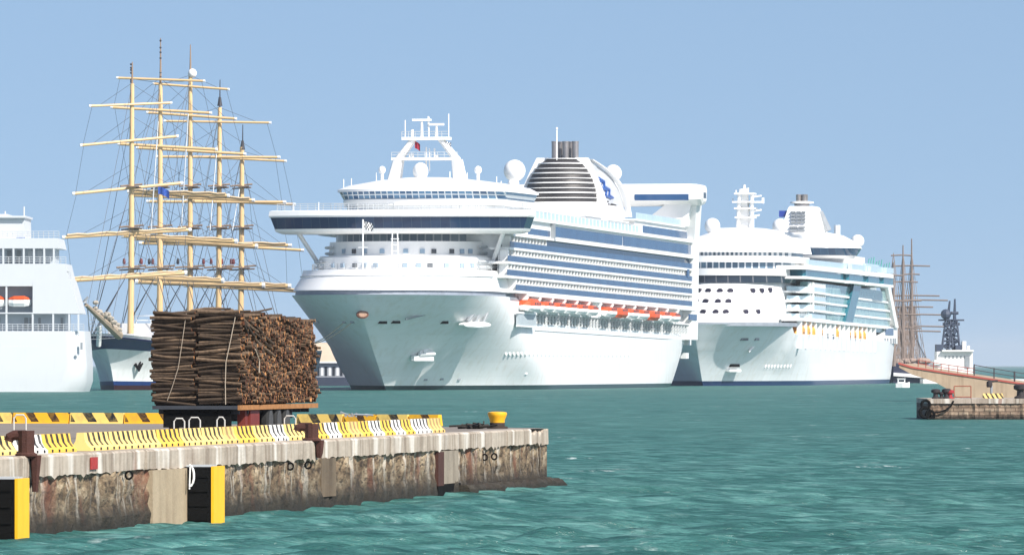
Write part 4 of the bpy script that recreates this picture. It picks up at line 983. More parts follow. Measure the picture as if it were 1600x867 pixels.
tier('mast_house', WHITE, 8.6, 2, 14, 40, fz[8], fz[9], 4.8, 8)
rng = random.Random(3)
OV = mat('dark_port', (.025, .02, .04), .3, .3, 1)
for px, py in ((1092, 454), (1107, 454), (1125, 454), (1141, 454), (1176, 454), (1190, 454), (1203, 453), (1088, 470.5), (1103, 470.5), (1122, 470.5), (1138, 470.5), (1099, 487), (1118.5, 487), (1134, 487), (1165, 487), (1184, 487)):
    f, d, h = -26, 24, 12.4; a = f
    for _ in range(8):
        b = F2.b_at(px, a); z = z2(py, b, a); f = -30 + 8 * (z - 12.7) / (fz[1] - 12.7); q = min(.985, abs(b) / h); a = f + d * (1 - (1 - q ** 2.2) ** (1 / 2.2))
    dx, dy = front_dir(b, d, h); ex = Vector((dx, dy, 0)).normalized(); n = Vector((ex.y, -ex.x, 0)); p = Vector((b, a, z))
    mb = MB(); mb.loft([[p + ex * (.62 * s_ * math.cos(t)) + Vector((0, 0, .5 * s_ * math.sin(t))) + n * o for t in [2 * math.pi * k / 12 for k in range(12)]] for s_, o in ((1, -.6), (1, .3))]); mb.build('port_window', OV, s2)
def L2(px, py, a): b = F2.b_at(px, a); return Vector((b, a, z2(py, b, a)))
# mast
ma = 22; mo = thing('radar_mast', None, None, (0, 0, 0)); mo.parent = s2
for px in (1153, 1175):
    for da in (-1.5, 1.5): mast = MB(); mast.tube([L2(px, 355, ma + da), L2(px + (2 if px < 1160 else 0), 303, ma + da)], .45, 8, .36); mast.build('mast_leg', WHITE, mo)
mast = MB(); mast.loft([[(p.x, ma - 1.2, p.z), (q.x, ma - 1.2, q.z), (q.x, ma + 1.2, q.z), (p.x, ma + 1.2, p.z)] for p, q in ((L2(1156, 356, ma), L2(1172, 356, ma)), (L2(1158, 330, ma), L2(1170, 330, ma)), (L2(1160, 300, ma), L2(1168, 300, ma)))]); mast.build('mast_column', WHITE, mo)
for py, xa, xb in ((340, 1150, 1180), (326, 1149, 1182), (316, 1146, 1192), (303, 1149, 1180)):
    p, q = L2(xa, py, ma), L2(xb, py, ma); mb = MB(); mb.box(p.x, q.x, ma - 2.2, ma + 2.2, p.z - .17, p.z + .17); mb.build('platform', WHITE, mo)
for pts in (((1153, 340), (1175, 326)), ((1175, 340), (1153, 326)), ((1153, 326), (1175, 316))):
    mb = MB(); mb.tube([L2(*pts[0], ma), L2(*pts[1], ma)], .22, 5); mb.build('brace', WHITE2, mo)
for px, y0, y1, r in ((1163, 303, 289, .3), (1158, 303, 296, .5), (1168, 303, 294, .3), (1145, 318, 310, .12), (1192, 318, 309, .3), (1150, 303, 297, .15)):
    mb = MB(); mb.tube([L2(px, y0, ma), L2(px, y1, ma)], r, 7); mb.build('aerial', WHITE, mo)
for py, xa, xb in ((308, 1176, 1190), (330, 1178, 1190), (338, 1178, 1187), (297, 1156, 1170)):
    mb = MB(); mb.tube([L2(xa, py, ma), L2(xb, py - 2, ma)], .2, 6); mb.build('radar_scanner', WHITE, mo)
for px, py, r, a, dz in ((1113, 353, 12.3, 12, 32), (1219, 354, 12.5, 60, 26), (1340, 377, 10.5, 150, 14)):
    p = L2(px, py, a); rr = r * F2.w(p.x, a).y / FPX; mb = MB(); mb.ball(p, rr, 20, 12); o = mb.build('radome', WHITE, s2, True)
    q = L2(px, py + dz, a); mb = MB(); mb.tube([p, q], rr * .42, 10); mb.build('pedestal', WHITE, o)
# body of the ship and its port side
mb = MB(T2); mb.box(-15.5, 12.0, 4, 166, 9.5, z2(420, 0, 0)); mb.build('superstructure', mat('inner_wall_two', (.45, .52, .54), .5, .1, .4), s2)
fa = 124
def pl(px, py, b): a = F2.a_at(px, b); return a, z2(py, b, a)
aL, aR = F2.a_at(1262, 15.6), F2.a_at(1392, 15.6)
zT, zB = z2(443, 15.6, aL), z2(509, 15.6, aL)
mb = MB(T2)
mb.quad((15.6, aL, zB), (15.6, aR - 3, zB), (15.6, aR, zT + .7), (15.6, aL, zT + .4)); mb.quad((14.0, aL, zB), (14.0, aR - 3, zB), (14.0, aR, zT + .7), (14.0, aL, zT + .4))
mb.quad((15.6, aL, zB), (15.6, aL, zT + .4), (14, aL, zT + .4), (14, aL, zB)); mb.quad((15.6, aR - 3, zB), (15.6, aR, zT + .7), (14, aR, zT + .7), (14, aR - 3, zB))
mb.build('glass_curtain', TEALGL, s2)
for f in (.2, .42, .63, .84):                                               # white deck edges across the curtain
    z = zT + (zB - zT) * f
    mb = MB(T2)
    for j in range(16):
        p, q = -7 + (aR + 5) * (j / 16) ** 1.6, -7 + (aR + 5) * ((j + 1) / 16) ** 1.6; mb.box(11.0, min(16.4 - (.5 if p > aL + 30 else 0), 12.6 + (q + 7) * .3), p + .01, q, z - .22, z + .22)
    mb.build('deck_slab', WHITE, s2)
    mb = MB(T2); mb.loft([[(x0, a, z + .22), (x0 + .1, a, z + .22), (x0 + .1, a, z + 1.15), (x0, a, z + 1.15)] for x0, a in ((12.5, -6.5), (16.2, 6), (16.2, aL + 26))]); mb.build('glass_railing', SCREEN, s2)
mb = MB(T2)
for j in range(9):
    a = 5 + j * 3.2
    for f in (.2, .42, .63): z = zT + (zB - zT) * f; mb.box(14.3, 16.2, a, a + .3, z + .22, z + 2.0)
mb.build('balcony_dividers', WHITE, s2)
p0, p1 = pl(1333, 440, 15.9), pl(1318, 505, 15.9)
mb = MB(); w_ = 14; mb.loft([[(15.0, p1[0], p1[1]), (16.3, p1[0], p1[1]), (16.3, p1[0] + w_, p1[1]), (15.0, p1[0] + w_, p1[1])], [(15.0, p0[0], p0[1]), (16.3, p0[0], p0[1]), (16.3, p0[0] + w_, p0[1]), (15.0, p0[0] + w_, p0[1])]]); mb.build('lift_shaft', TEALDK, s2)
p = pl(1270, 441, 16.3); q = pl(1270, 488, 16.3); mb = MB(); mb.tube([(16.3, p[0], p[1]), (16.3, q[0], q[1])], .25, 6); mb.build('pole', WHITE, s2)
# overhanging teal window band with stepped bays aft
def band(px0, px1, b, y0, y1, nm, m, inset=3., slope=.1):
    a0, a1 = F2.a_at(px0, b), F2.a_at(px1, b); za0, zb0 = z2(y0, b, a0), z2(y1, b, a0); za1, zb1 = z2(y0 + slope * (px1 - px0), b, a1), z2(y1 + slope * (px1 - px0), b, a1)
    mb = MB(); c = min(1.2, (a1 - a0) * .15)
    R_ = lambda a, zt, zb, bb: [(b - inset, a, zb), (bb, a, zb), (bb, a, zt), (b - inset, a, zt)]
    mb.loft([R_(a0, za0, zb0, b - .6), R_(a0 + c, za0, zb0, b), R_(a1 - c, za1, zb1, b), R_(a1, za1, zb1, b - .6)]); mb.build(nm, m, s2)
for px0, px1, b, dy in ((1258, 1326, 16.4, 0), (1326, 1356, 17.3, 1.2), (1356, 1380, 17.9, 2.0), (1380, 1397, 18.4, 2.2)):
    sl = .105; y = 410 + (px0 - 1213) * sl * .9 + dy * .4
    band(px0, px1, b + .35, y, y + 6.5, 'band_roof', WHITE, 6, sl)
    band(px0, px1 - .3, b, y + 6.5, y + 17, 'band_window', TEALDK, 5, sl)
    band(px0, px1, b + .25, y + 17, y + 21, 'band_sill', WHITE, 6, sl)
    band(px0 + 4, px1, b + .1, y - 9, y - .5, 'wind_screen', SCREEN, .08, sl)
# upper decks, crown lounge and funnel
mb = MB(T2); mb.box(-14, 15.2, 14, 150, z2(420, 0, 0) - .5, z2(409, 15, 20)); mb.build('sports_deck', WHITE, s2)
el = lambda hw, la, z, c, n=40: [(hw * math.cos(2 * math.pi * k / n), c + la * math.sin(2 * math.pi * k / n), z) for k in range(n)]
cx = F2.b_at(1293, 118)
def el2(px, hwpx, la, py, a=118): b = F2.b_at(px, a); s_ = F2.w(b, a).y / FPX; return [(b + hwpx * s_ * math.cos(2 * math.pi * k / 40), a + la * math.sin(2 * math.pi * k / 40), z2(py, b, a)) for k in range(40)]
mb = MB(); mb.loft([el2(1290, 44, 9, 404), el2(1290, 46, 11, 400)]); mb.build('crown_base', WHITE, s2, True)
mb = MB(); mb.loft([el2(1290, 48, 12, 400), el2(1291, 55, 14, 388)]); mb.build('crown_window', pane_mat('crown_glass', (.01, .045, .1), (.015, .07, .14), 1.6, 40, (.03, .1, .17), .06, 'x', .08), s2, True)
mb = MB(); mb.loft([el2(1290, 56.5, 15, 388.5), el2(1288, 56.5, 15, 386), el2(1282, 52, 14, 377), el2(1272, 45, 13, 368), el2(1262, 36, 11, 364)]); mb.build('crown_roof', WHITE, s2, True)
def sq(px0, px1, py, a, da): b0, b1 = F2.b_at(px0, a), F2.b_at(px1, a); z = z2(py, b1, a); return [(b0, a - da, z), (b1, a - da, z), (b1, a + da, z), (b0, a + da, z)]
mb = MB(); mb.loft([sq(1227, 1288, 372, fa, 9), sq(1230, 1284, 352, fa, 8), sq(1237, 1277, 326, fa, 6.5), sq(1239, 1275, 323, fa, 6)]); fo = mb.build('funnel', WHITE, s2)
for j in range(8):
    py = 331 + j * 5.2 + (3 if j > 3 else 0)
    for x0, x1 in ((1236, 1243), (1245, 1251), (1253, 1259)) if j < 4 else ((1234, 1246), (1248, 1258)):
        g = 6.6 + (py - 323) * .055; p, q = L2(x0, py, fa - g), L2(x1, py, fa - g); mb = MB(); mb.box(p.x, q.x, fa - g - .55, fa - g + .5, p.z - .2, p.z + .18); mb.build('louvre', STEELG, fo)
mb = MB()
P0, P1 = L2(1279, 332, fa + 4), L2(1291, 362, fa + 4); mb.tube([P0, P1], 1.0, 6, 1.3); mb.build('funnel_ladder', STEELG, fo)
mb = MB(); p = L2(1223, 335, fa - 5); mb.box(p.x - .7, p.x + .9, fa - 6, fa - 3, p.z - .6, p.z + .8); mb.build('funnel_sign', mat('sign_blue', (.02, .05, .3), .4), fo)
b = F2.b_at(1253, fa); zc = lambda py: z2(py, b, fa)
mb = MB(); mb.lathe((b, fa, 0), [(1.7, zc(324)), (1.7, zc(319))], 18); mb.build('funnel_neck', PIPE, fo, True)
mb = MB(); mb.lathe((b, fa, 0), [(1.5, zc(319)), (2.7, zc(317.5)), (2.6, zc(315.5)), (1.4, zc(314.5))], 20); mb.build('funnel_collar', WHITE, fo, True)
mb = MB()
for k in range(4): mb.lathe((b + (k % 2 - .5) * 1.25, fa + (k // 2 - .5) * 1.6, 0), [(.6, zc(316)), (.6, zc(306)), (.64, zc(305)), (.5, zc(304)), (.48, zc(308))], 12)
mb.build('exhaust_pipes', PIPE, fo, True)
p, q = L2(1308, 372, 140), L2(1308, 352, 140); mb = MB(); mb.tube([p, q], .7, 10); mb.build('vent_stack', WHITE, s2, True)
mb = MB(); p = L2(1302, 405, 140); mb.box(p.x - 6, p.x + 6, 132, 150, p.z - 2, p.z + .5); mb.build('deck_house', WHITE2, s2)
for px0, px1, y0 in ((1352, 1374, 411), (1374, 1392, 420)):
    band(px0, px1, 16, y0, y0 + 9, 'wind_screen', SCREEN, .08, .15)
mb = MB()
for k in range(9):
    p = L2(1356 + k * 4, 416 + k * 1.4, 150); mb.tube([p, p + Vector((.3, 0, 1.7 + (k % 3) * .4))], .13, 4)
mb.build('deck_poles', mat('green_pole', (.1, .35, .33), .5), s2)
# stern: leaning white column, stern house with one window
p, q, r_ = pl(1386, 444, 16), pl(1399, 512, 16), 1.1
mb = MB(); mb.loft([[(14.6, q[0] - 3, q[1]), (16.4, q[0] - 3, q[1]), (16.4, q[0] + 3.5, q[1]), (14.6, q[0] + 3.5, q[1])], [(14.6, p[0] - 3, p[1]), (16.4, p[0] - 3, p[1]), (16.4, p[0] + 3, p[1]), (14.6, p[0] + 3, p[1])]]); mb.build('stern_column', WHITE, s2)
a0, zz0 = pl(1364, 541, 15.9); a1, zz1 = pl(1386, 512, 15.9); a2 = F2.a_at(1402, 15.9)
mb = MB(); mb.loft([[(x, a0, 9.2), (x, a2, 9.0), (x, a2, z2(511, 15.9, a2)), (x, a1, zz1)] for x in (-15.6, 15.95)]); mb.build('stern_house', WHITE, s2)
a3, z3 = pl(1384, 523, 16.05); a4, z4 = pl(1396, 513.5, 16.05); mb = MB(); mb.box(15.9, 16.08, a3, a4, z3, z3 + 1.5); mb.build('stern_window', BLUEGL, s2)
for px in (1382, 1386, 1391, 1395, 1398):
    a, z = pl(px, 536, 16.0); mb = MB(); mb.box(15.9, 16.1, a, a + 2, z - .1, z + 1.1); mb.build('stern_port', STEELG, s2)
# boat deck
a0, a1 = F2.a_at(1248, 15.8), F2.a_at(1364, 15.8); zr, zf = z2(541, 15.8, a0), z2(504, 15.8, a0)
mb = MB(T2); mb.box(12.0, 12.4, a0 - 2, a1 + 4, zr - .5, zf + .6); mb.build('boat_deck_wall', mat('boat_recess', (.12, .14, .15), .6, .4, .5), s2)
mb = MB(T2); mb.box(12.2, 16.6, a0 - 1, a1 + 24, zf + .35, zf + 1.0); mb.build('boat_deck_ceiling', WHITE, s2)
NB = 12
for j in range(NB + 5):
    a = a0 + (a1 - a0) * j / (NB + 4); mb = MB(T2); mb.box(15.4, 16.4, a, a + 1.1, zr - .4, zf + .4); mb.build('davit', WHITE, s2)
G2 = 'amber lifeboats along the side of the second cruise ship'
for j in range(NB):
    if j == 7: continue
    a = a0 + (a1 - a0) * (j + .5) / (NB + 1.2) + 1; P = F2.w(14.6, a, T2(0, a, zr + 1.4)[2])
    dk = j in (4, 5)
    lb = lifeboat(P, -F2.th, 7.0, WHITE2 if dk else AMBER, 'white and navy tender between the amber boats of the second cruise ship' if dk else 'amber covered lifeboat hanging between white davits of the second cruise ship', G2, hullm=NAVYDK if dk else WHITE, tall=1.5, w_=3.2)
# hull fittings of the second ship
def fit2(px, py, w_, h_, t_, name, m):
    p, d, n = on_hull(F2, H2, px, py, T2); mb = MB(); mb.obox(p, d, w_, t_, h_); mb.build(name, m, s2); return p, d, n
for px, py, w_ in ((1130, 530, 2.6), (1162, 530, 2.4), (1182, 530, 1.6)): fit2(px, py, w_, .5, .5, 'fairlead', STEELG)
p, d, n = fit2(1147, 571, 3.5, .6, .6, 'anchor_pocket', BLACK)
mb = MB(); mb.obox(p - Vector((0, 0, 1.0)), d, 4.5, .7, .5); mb.build('anchor_shelf', WHITE, s2)
p, d, n = on_hull(F2, H2, 1176, 543, T2); mb = MB(); mb.tube([p - d * 1.8 - Vector((0, 0, .9)), p + d * 1.8 + Vector((0, 0, .9))], .25, 5); mb.build('hull_mark', WHITE, s2)
for k in range(9):
    p, d, n = on_hull(F2, H2, 1196 + k * 4.9, 571, T2); mb = MB(); mb.tube([p - d * .4 - Vector((0, 0, .45)) + n * .05, p + d * .6 + Vector((0, 0, .5)) + n * .05], .09, 4); mb.build('port_rim', WHITE, s2)
mb = MB(T2); rail(mb, [(15.9, 6, zf + 1.2), (15.9, a0, zf + 1.2)], 1.0, 3, .06, 2); mb.build('deck_rail', GREYW, s2)
# ------------------------------------------------------------------ the five masted sailing ship
Y0, STEP = 1300.0, 21.4
MX = [205, 250, 297, 342, 377]
ts = thing('sailing_ship', 'five masted tall ship with buff yards and blue striped white hull behind the log load', 'sailing ship', at(205, 609, Y0))
ts.location.z = 0
W0 = Vector(ts.location); loc = lambda v: Vector(v) - W0
TF = Frame(W0.x, W0.y, 12.7)
SPARW = [SPAR, WHITE, mat('dark_mast_band', (.03, .03, .04), .6)]
TOPS = [(131, 97, 0), (130, 60, 0), (118, 70, 1), (168, 125, 2), (236, 195, 2)]     # spar top, pole top, kind
YARDS = [[(139, 166, 268.6, 161), (125, 227.5, 279, 213), (113, 303, 286, 286), (97, 371, 299, 359), (107, 438, 292, 426)],
 [(182, 122, 320.5, 127), (173, 168, 331, 177), (184, 225, 340, 234), (199, 299.5, 358.5, 306), (190, 368, 371, 377.5), (200, 432, 350, 438.5)],
 [(239, 131, 358.5, 140), (229, 176, 370, 186), (213, 231, 384.5, 241), (201, 305, 398, 313), (209, 372, 403, 385), (212, 440, 414, 446)],
 [(256, 189.5, 424, 192), (243, 245, 438, 246), (229, 315, 447, 316), (217, 380, 456, 383.5), (240, 442, 455, 447)],
 [(303, 245, 448, 252), (290, 313, 462, 319.5), (280, 380, 475, 391), (287, 446, 481, 455.5)]]
RIG = []
for i, px in enumerate(MX):
    Y = Y0 + i * STEP; P = lambda x, y, dY=0., Y=Y: loc(at(x, y, Y + dY))
    yt, yp, kind = TOPS[i]; lean = (1.5, .8, .5, 1.5, 2)[i]
    mb = MB(); mb.tube([P(px - lean, 545), P(px, 440), P(px + lean * .3, 330), P(px + lean * .6, 230), P(px + lean, yt)], .55, 10, .34)
    mast = mb.build('mast', SPAR, ts, True)
    mb = MB(); mb.tube([P(px + lean, yt + 4), P(px + lean * 1.1, (yt + yp) / 2), P(px + lean * 1.2, yp)], .2 if kind != 2 else .13, 6, .07)
    mb.build('pole', SPARW[2] if kind == 2 else mat('pole_paint', (.3, .2, .13), .6), mast)
    if kind == 0:
        for k, f in enumerate((.0, .12, .2, .3, .55, .62)):
            p = P(px + lean - (1.6 if i == 0 else 0), yp + 4 + (yt - yp) * f * 1.3); mb = MB(); mb.ball(p, .2, 8, 5); mb.build('mast_light', SPARW[2], mast)
    if kind == 1: mb = MB(); mb.ball(P(300.5, 115), .78, 14, 9, 1.05); mb.build('radome', WHITE, mast, True)
    if kind == 2: mb = MB(); mb.tube([P(px + lean, yt - 2), P(px + lean, yt - 8), P(px + lean, yt - 16)], .46, 8, .22); mb.build('mast_cap', SPARW[2], mast)
    for j, (xa, ya, xb, yb) in enumerate(YARDS[i]):
        dz = -.62; r = .22 + .03 * j + (.08 if j > 3 else 0)
        br = -2.2 if i == 0 else 1.4
        A, B = P(xa, ya, dz + br), P(xb, yb, dz - br); M_ = (A + B) / 2
        mb = MB(); mb.mi = 0; mb.tube([A.lerp(B, .015), A.lerp(B, .25), M_, A.lerp(B, .75), A.lerp(B, .985)], r * .9, 8, r * .9)
        mb.mi = 1; mb.tube([A, A.lerp(B, .022)], r, 8); mb.tube([A.lerp(B, .978), B], r, 8)
        yd = mb.build('yard', SPARW, mast)
        if j >= 3:                                                           # furled sail and foot rope below the lower yards
            mb = MB(); q = [A.lerp(B, .04 + .92 * k / 12) + Vector((0, -.25, .34 + .1 * math.sin(k * 2.1))) for k in range(13)]; mb.tube(q, .2, 6); mb.build('furled_sail', mat('buff_sailcloth', (.6, .45, .28), .85, .2, 1.5), yd)
        if j: RIG += [(A.lerp(B, .03), PA.lerp(PB, .04)), (A.lerp(B, .97), PA.lerp(PB, .96)), (A.lerp(B, .3), P(px, ya - 30))]
        PA, PB = A, B
        for u in (.12, .5, .88): RIG.append((A.lerp(B, u), P(px, ya - 46 if j else yt)))
    for py, wpx in ((288, 17), (352, 19), (415, 23)):
        if py < yt + 20: continue
        a_, b_ = P(px - wpx, py + 3, -1), P(px + wpx, py, 1)
        mb = MB(); mb.tube([a_, b_], .16, 5); mb.tube([P(px - wpx * .8, py + 7, 1.5), P(px + wpx * .9, py + 5, -1.2)], .13, 5); mb.box(a_.x * .4 + b_.x * .6 - 1.0, a_.x * .4 + b_.x * .6 + 1.0, a_.y - .4, b_.y + .4, b_.z - .5, b_.z - .35)
        mb.build('mast_top', mat('top_timber', (.2, .14, .1), .8, .3), mast)
        if py == 415:
            rng = random.Random(i)
            for k in range(2):
                q = P(px + rng.uniform(-wpx, wpx), py - 2, rng.uniform(-.8, .8)); mb = MB(); mb.lathe(q, [(.2, 0), (.27, .4), (.2, .9), (.1, 1.0)], 8); mb.build('top_lantern', mat('lantern_red', (.14, .02, .02), .5) if rng.random() < .5 else SPARW[2], mast)
    H = lambda x, y: P(x, y)
    for sgn in (-1, 1):
        for k in range(6):
            foot = Vector((P(px, 535).x + sgn * 7.5, (Y - W0.y) + 1 + k * 1.5 - sgn * 1.6, P(px, 535).z))
            RIG.append((P(px, 418), foot)); 
            if k < 3: RIG.append((P(px, 290 if yt < 200 else 320), foot + Vector((0, 2, 0))))
            if k < 2: RIG.append((P(px, max(yt + 6, 180)), foot + Vector((0, 4, 0))))
mb = MB()
for a, b in RIG: mb.tube([a, b], .035, 3, cap=False)
tops = [loc(at(MX[i], TOPS[i][0] + 8, Y0 + i * STEP)) for i in range(5)]; mids = [loc(at(MX[i], 292 if i < 4 else 320, Y0 + i * STEP)) for i in range(5)]; lows = [loc(at(MX[i], 415, Y0 + i * STEP)) for i in range(5)]; feet = [loc(at(MX[i], 520, Y0 + i * STEP)) for i in range(5)]
for i in range(4): mb.tube([feet[i], mids[i + 1]], .05, 3, cap=False); mb.tube([lows[i], tops[i + 1]], .05, 3, cap=False); mb.tube([mids[i], tops[i + 1]], .045, 3, cap=False); mb.tube([feet[i], lows[i + 1]], .05, 3, cap=False)
bows = [loc(at(137, 477, Y0 - 42)), loc(at(147, 489, Y0 - 37)), loc(at(160, 503, Y0 - 31)), loc(at(172, 516, Y0 - 27))]
for q, t_ in zip(bows, (tops[0], mids[0], lows[0], loc(at(205, 352, Y0)))): mb.tube([q, t_], .045, 3, cap=False)
mb.tube([bows[0], loc(at(140, 533, Y0 - 36)), loc(at(150, 545, Y0 - 34))], .05, 4, cap=False)
mb.build('rigging', ROPE_D, ts)
for i in range(1, 5): mb = MB(); mb.tube([loc(at(MX[i] - 14, 360, Y0 + i * STEP - 10)), loc(at(MX[i] - 3, TOPS[i][0] + 60, Y0 + i * STEP - 2))], .1, 4); mb.build('pale_stay', GREYW, ts)
# hull: local frame of its own heading
HT = Hull(8.2, [-10.5, -11.3, -12.4, -14, -16, -18.5], 13, 10, lambda a: 9.4 - 2.6 * max(0, min(1, (a + 18) / 50)) ** .8, 105, 112, tail=.6, rimtop=9.4, p0=1.6, q0=1.0)
thull = thing('hull', None, None, (0, 0, 0), -TF.th); thull.parent = ts; bpy.data.objects.remove(thull)
def rotT(x, y, z): p = TF.w(x, y, z); return p - W0
def tall_hull_mat():
    m, nt, p = newmat('tall_ship_hull')
    at_ = nt.nodes.new('ShaderNodeAttribute'); at_.attribute_name = 'rel'
    c = ramp(nt, at_.outputs['Fac'], [(0, (.03, .008, .012)), (.09, (.006, .03, .14)), (.17, (.74, .75, .76)), (.75, (.012, .03, .11)), (.95, (.8, .8, .78)), (.99, (.42, .4, .37))])
    for n in nt.nodes:
        if n.type == 'VALTORGB': n.color_ramp.interpolation = 'CONSTANT'
    s = noise(nt, 1, coord(nt, (1, 1, .15)), 5); c = mix(nt, ramp(nt, s, [(.5, 0.), (.8, .35)]), c, (.4, .36, .3), 'MULTIPLY')
    nt.links.new(c, p.inputs['Base Color']); p.inputs['Roughness'].default_value = .35; return m
mb, rows = HT.mesh(60, 36, 1); mb2, rows2 = HT.mesh(60, 36, -1); i0 = len(mb.v); mb.v += mb2.v; mb.f += [tuple(k + i0 for k in f) for f in mb2.f]; mb.m += mb2.m
rel = [max(0, v[2]) / HT.rim(v[1]) for v in mb.v]
k0 = len(mb.v)
for k in range(60):
    p, q = rows[-1][k], rows[-1][k + 1]; mb.quad((p[0], p[1], p[2] - .7), (q[0], q[1], q[2] - .7), (-q[0], q[1], q[2] - .7), (-p[0], p[1], p[2] - .7))
rel += [.95] * (len(mb.v) - k0)
mb.v = [tuple(rotT(*p)) for p in mb.v]
th_ = mb.build('hull', tall_hull_mat(), ts, True)
at_ = th_.data.attributes.new('rel', 'FLOAT', 'POINT'); at_.data.foreach_set('value', rel)
# bowsprit with its netting, figurehead post, anchors, deckhouses
mb = MB(); mb.tube([loc(at(186, 524, Y0 - 24)), loc(at(160, 500, Y0 - 33)), loc(at(134, 476, Y0 - 43))], .75, 8, .3); bs = mb.build('bowsprit', mat('weathered_spar', (.34, .27, .2), .8, .3), ts)
rng = random.Random(6); mb = MB()
for k in range(26):
    f = rng.random() * .75; c = loc(at(186 - 50 * f, 518 - 46 * f, Y0 - 25 - 17 * f)) + Vector((rng.gauss(0, .3), 0, rng.gauss(.5, .25))); mb.ball(c, rng.uniform(.35, .9) * (1 - f * .5), 6, 4, .7)
mb.build('furled_jibs', mat('grey_jib_cloth', (.36, .32, .27), .9, .35, 2), bs)
mb = MB(); A, B, Cc = loc(at(136, 482, Y0 - 42)), loc(at(180, 528, Y0 - 27)), loc(at(142, 530, Y0 - 36))
for k in range(9):
    f = k / 8; mb.tube([A.lerp(B, f), A.lerp(Cc, f)], .04, 3, cap=False); mb.tube([A.lerp(B, f), Cc.lerp(B, f)], .04, 3, cap=False)
mb.build('bow_net', STEELG, bs)
mb = MB(); p = loc(at(134, 473, Y0 - 43)); mb.tube([p + Vector((-.2, 0, 0)), p + Vector((0, 0, .5)), p + Vector((.4, 0, 1.0))], .4, 6, .15); mb.build('sprit_cap', STEELG, bs)
mb = MB(); mb.tube([loc(at(155.5, 508, Y0 - 33)), loc(at(154, 540, Y0 - 31))], .42, 8); mb.build('white_post', WHITE, ts)
for px, py, sd in ((214, 572, 1), (163, 571, -1)):
    p, d, n = on_hull(TF, HT, px, py, lambda x, y, z: (x, y, z), sd); up = Vector((0, 0, 1)); q = lambda v: Vector(rotT(*v))
    mb = MB(); mb.tube([q(p + n * .25 + up * 1.9 + d * .6), q(p + n * .35 - up * .6)], .22, 6); mb.tube([q(p + n * .3 - d * .9 + up * .4), q(p + n * .4 - up * .7), q(p + n * .3 + d * 1.0 + up * .5)], .28, 6, .16); mb.build('anchor', BLACK, ts)
mb = MB()
for a0, a1, b, z0, z1 in ((2, 14, 4.6, 6.0, 11.2), (-9, -3, 3, 7, 9.4)): mb2 = MB(); mb2.box(-b, b, a0, a1, z0, z1); i0 = len(mb.v); mb.v += [tuple(rotT(*p)) for p in mb2.v]; mb.f += [tuple(k + i0 for k in f) for f in mb2.f]; mb.m += mb2.m
mb.build('deckhouse', WHITE, ts)
mb = MB(); z = 9.6; r0, r1 = [], []
A = loc(at(211, 511, Y0 + 4)); B = loc(at(243, 511, Y0 + 4))
n = 24
for th in (0, .15):
    g = [(A.lerp(B, k / n) + Vector((0, th - .2, 0)), A.lerp(B, k / n) + Vector((0, th - .2, -.85 - .35 * abs(math.sin(k / n * math.pi * 4))))) for k in range(n + 1)]
    for k in range(n): mb.quad(g[k][0], g[k + 1][0], g[k + 1][1], g[k][1])
mb.build('scalloped_awning', NAVYDK, ts)
mb = MB(); p = loc(at(222, 508, Y0 + 6)); mb.box(p.x - 3, p.x + 4, p.y, p.y + 5, 8.0, p.z + .1); rail(mb, [(p.x - 1, p.y, p.z), (p.x + 4, p.y, p.z)], 1.6, 2, .06, 2); mb.build('bridge_house', WHITE, ts)
P = at(247, 291, Y0 + STEP - 3); fl = flag(P, 1.9, 1.3, [mat('flag_blue', (.015, .06, .3), .8), mat('flag_blue_two', (.02, .08, .36), .8)], 'blue flag hanging between the second mast and its yard', 1, .45)

# ------------------------------------------------------------------ the white ferry at the left edge
YF = 1209.0; FW = at(0, 570, YF); fe = thing('ferry', 'white ferry with open galleries cut by the left edge of the photo', 'ferry', (at(60, 570, YF).x, YF, 0))
FB_ = Vector(fe.location); m_ = YF / FPX
fx = lambda px: (px - CX) * m_ - FB_.x
fz_ = lambda py: HC + (HY - py) * m_
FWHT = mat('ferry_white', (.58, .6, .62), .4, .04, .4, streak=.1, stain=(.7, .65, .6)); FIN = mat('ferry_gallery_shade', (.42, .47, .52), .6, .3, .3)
XL = fx(-420); DEP = 19.0
def rr_plan(x1, d0=0., d1=DEP, r=3.2): return [(XL, d1), (XL, d0)] + [(x1 - r + r * math.sin(t), d0 + r - r * math.cos(t)) for t in [math.pi / 2 * k / 6 for k in range(7)]] + [(x1, d1)]
mb = MB(); mb.loft([ring(rr_plan(fx(px), r=r), fz_(py) if py < 620 else -2) for px, py, r in ((122, 640, 6), (131, 608, 5), (135, 595, 4), (135, 570, 3.2), (131, 517, 3))]); mb.build('hull', FWHT, fe, True)
def slab(px1, y0, y1, d0=0., nm='deck_band', px0=None, pxt=None, m=FWHT):
    mb = MB(); x0 = XL if px0 is None else fx(px0); a, b = fx(px1), fx(pxt if pxt is not None else px1)
    mb.loft([[(x0, d0, fz_(y1)), (a, d0, fz_(y1)), (a, DEP - 1, fz_(y1)), (x0, DEP - 1, fz_(y1))], [(x0, d0, fz_(y0)), (b, d0, fz_(y0)), (b, DEP - 1, fz_(y0)), (x0, DEP - 1, fz_(y0))]]); return mb.build(nm, m, fe)
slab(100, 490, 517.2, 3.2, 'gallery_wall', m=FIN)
slab(124.5, 488, 490, .0, 'deck_band', pxt=124.3); slab(124.3, 437, 488.1, .02, 'side_wall', px0=51, pxt=109.5)
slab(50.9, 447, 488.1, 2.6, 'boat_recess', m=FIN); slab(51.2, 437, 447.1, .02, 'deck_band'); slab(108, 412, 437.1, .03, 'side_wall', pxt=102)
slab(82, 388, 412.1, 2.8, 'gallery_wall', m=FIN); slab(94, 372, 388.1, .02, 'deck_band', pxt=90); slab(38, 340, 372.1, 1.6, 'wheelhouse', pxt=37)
slab(40, 337, 340.2, .9, 'roof_edge'); slab(10, 334, 337.2, 3, 'roof_house')
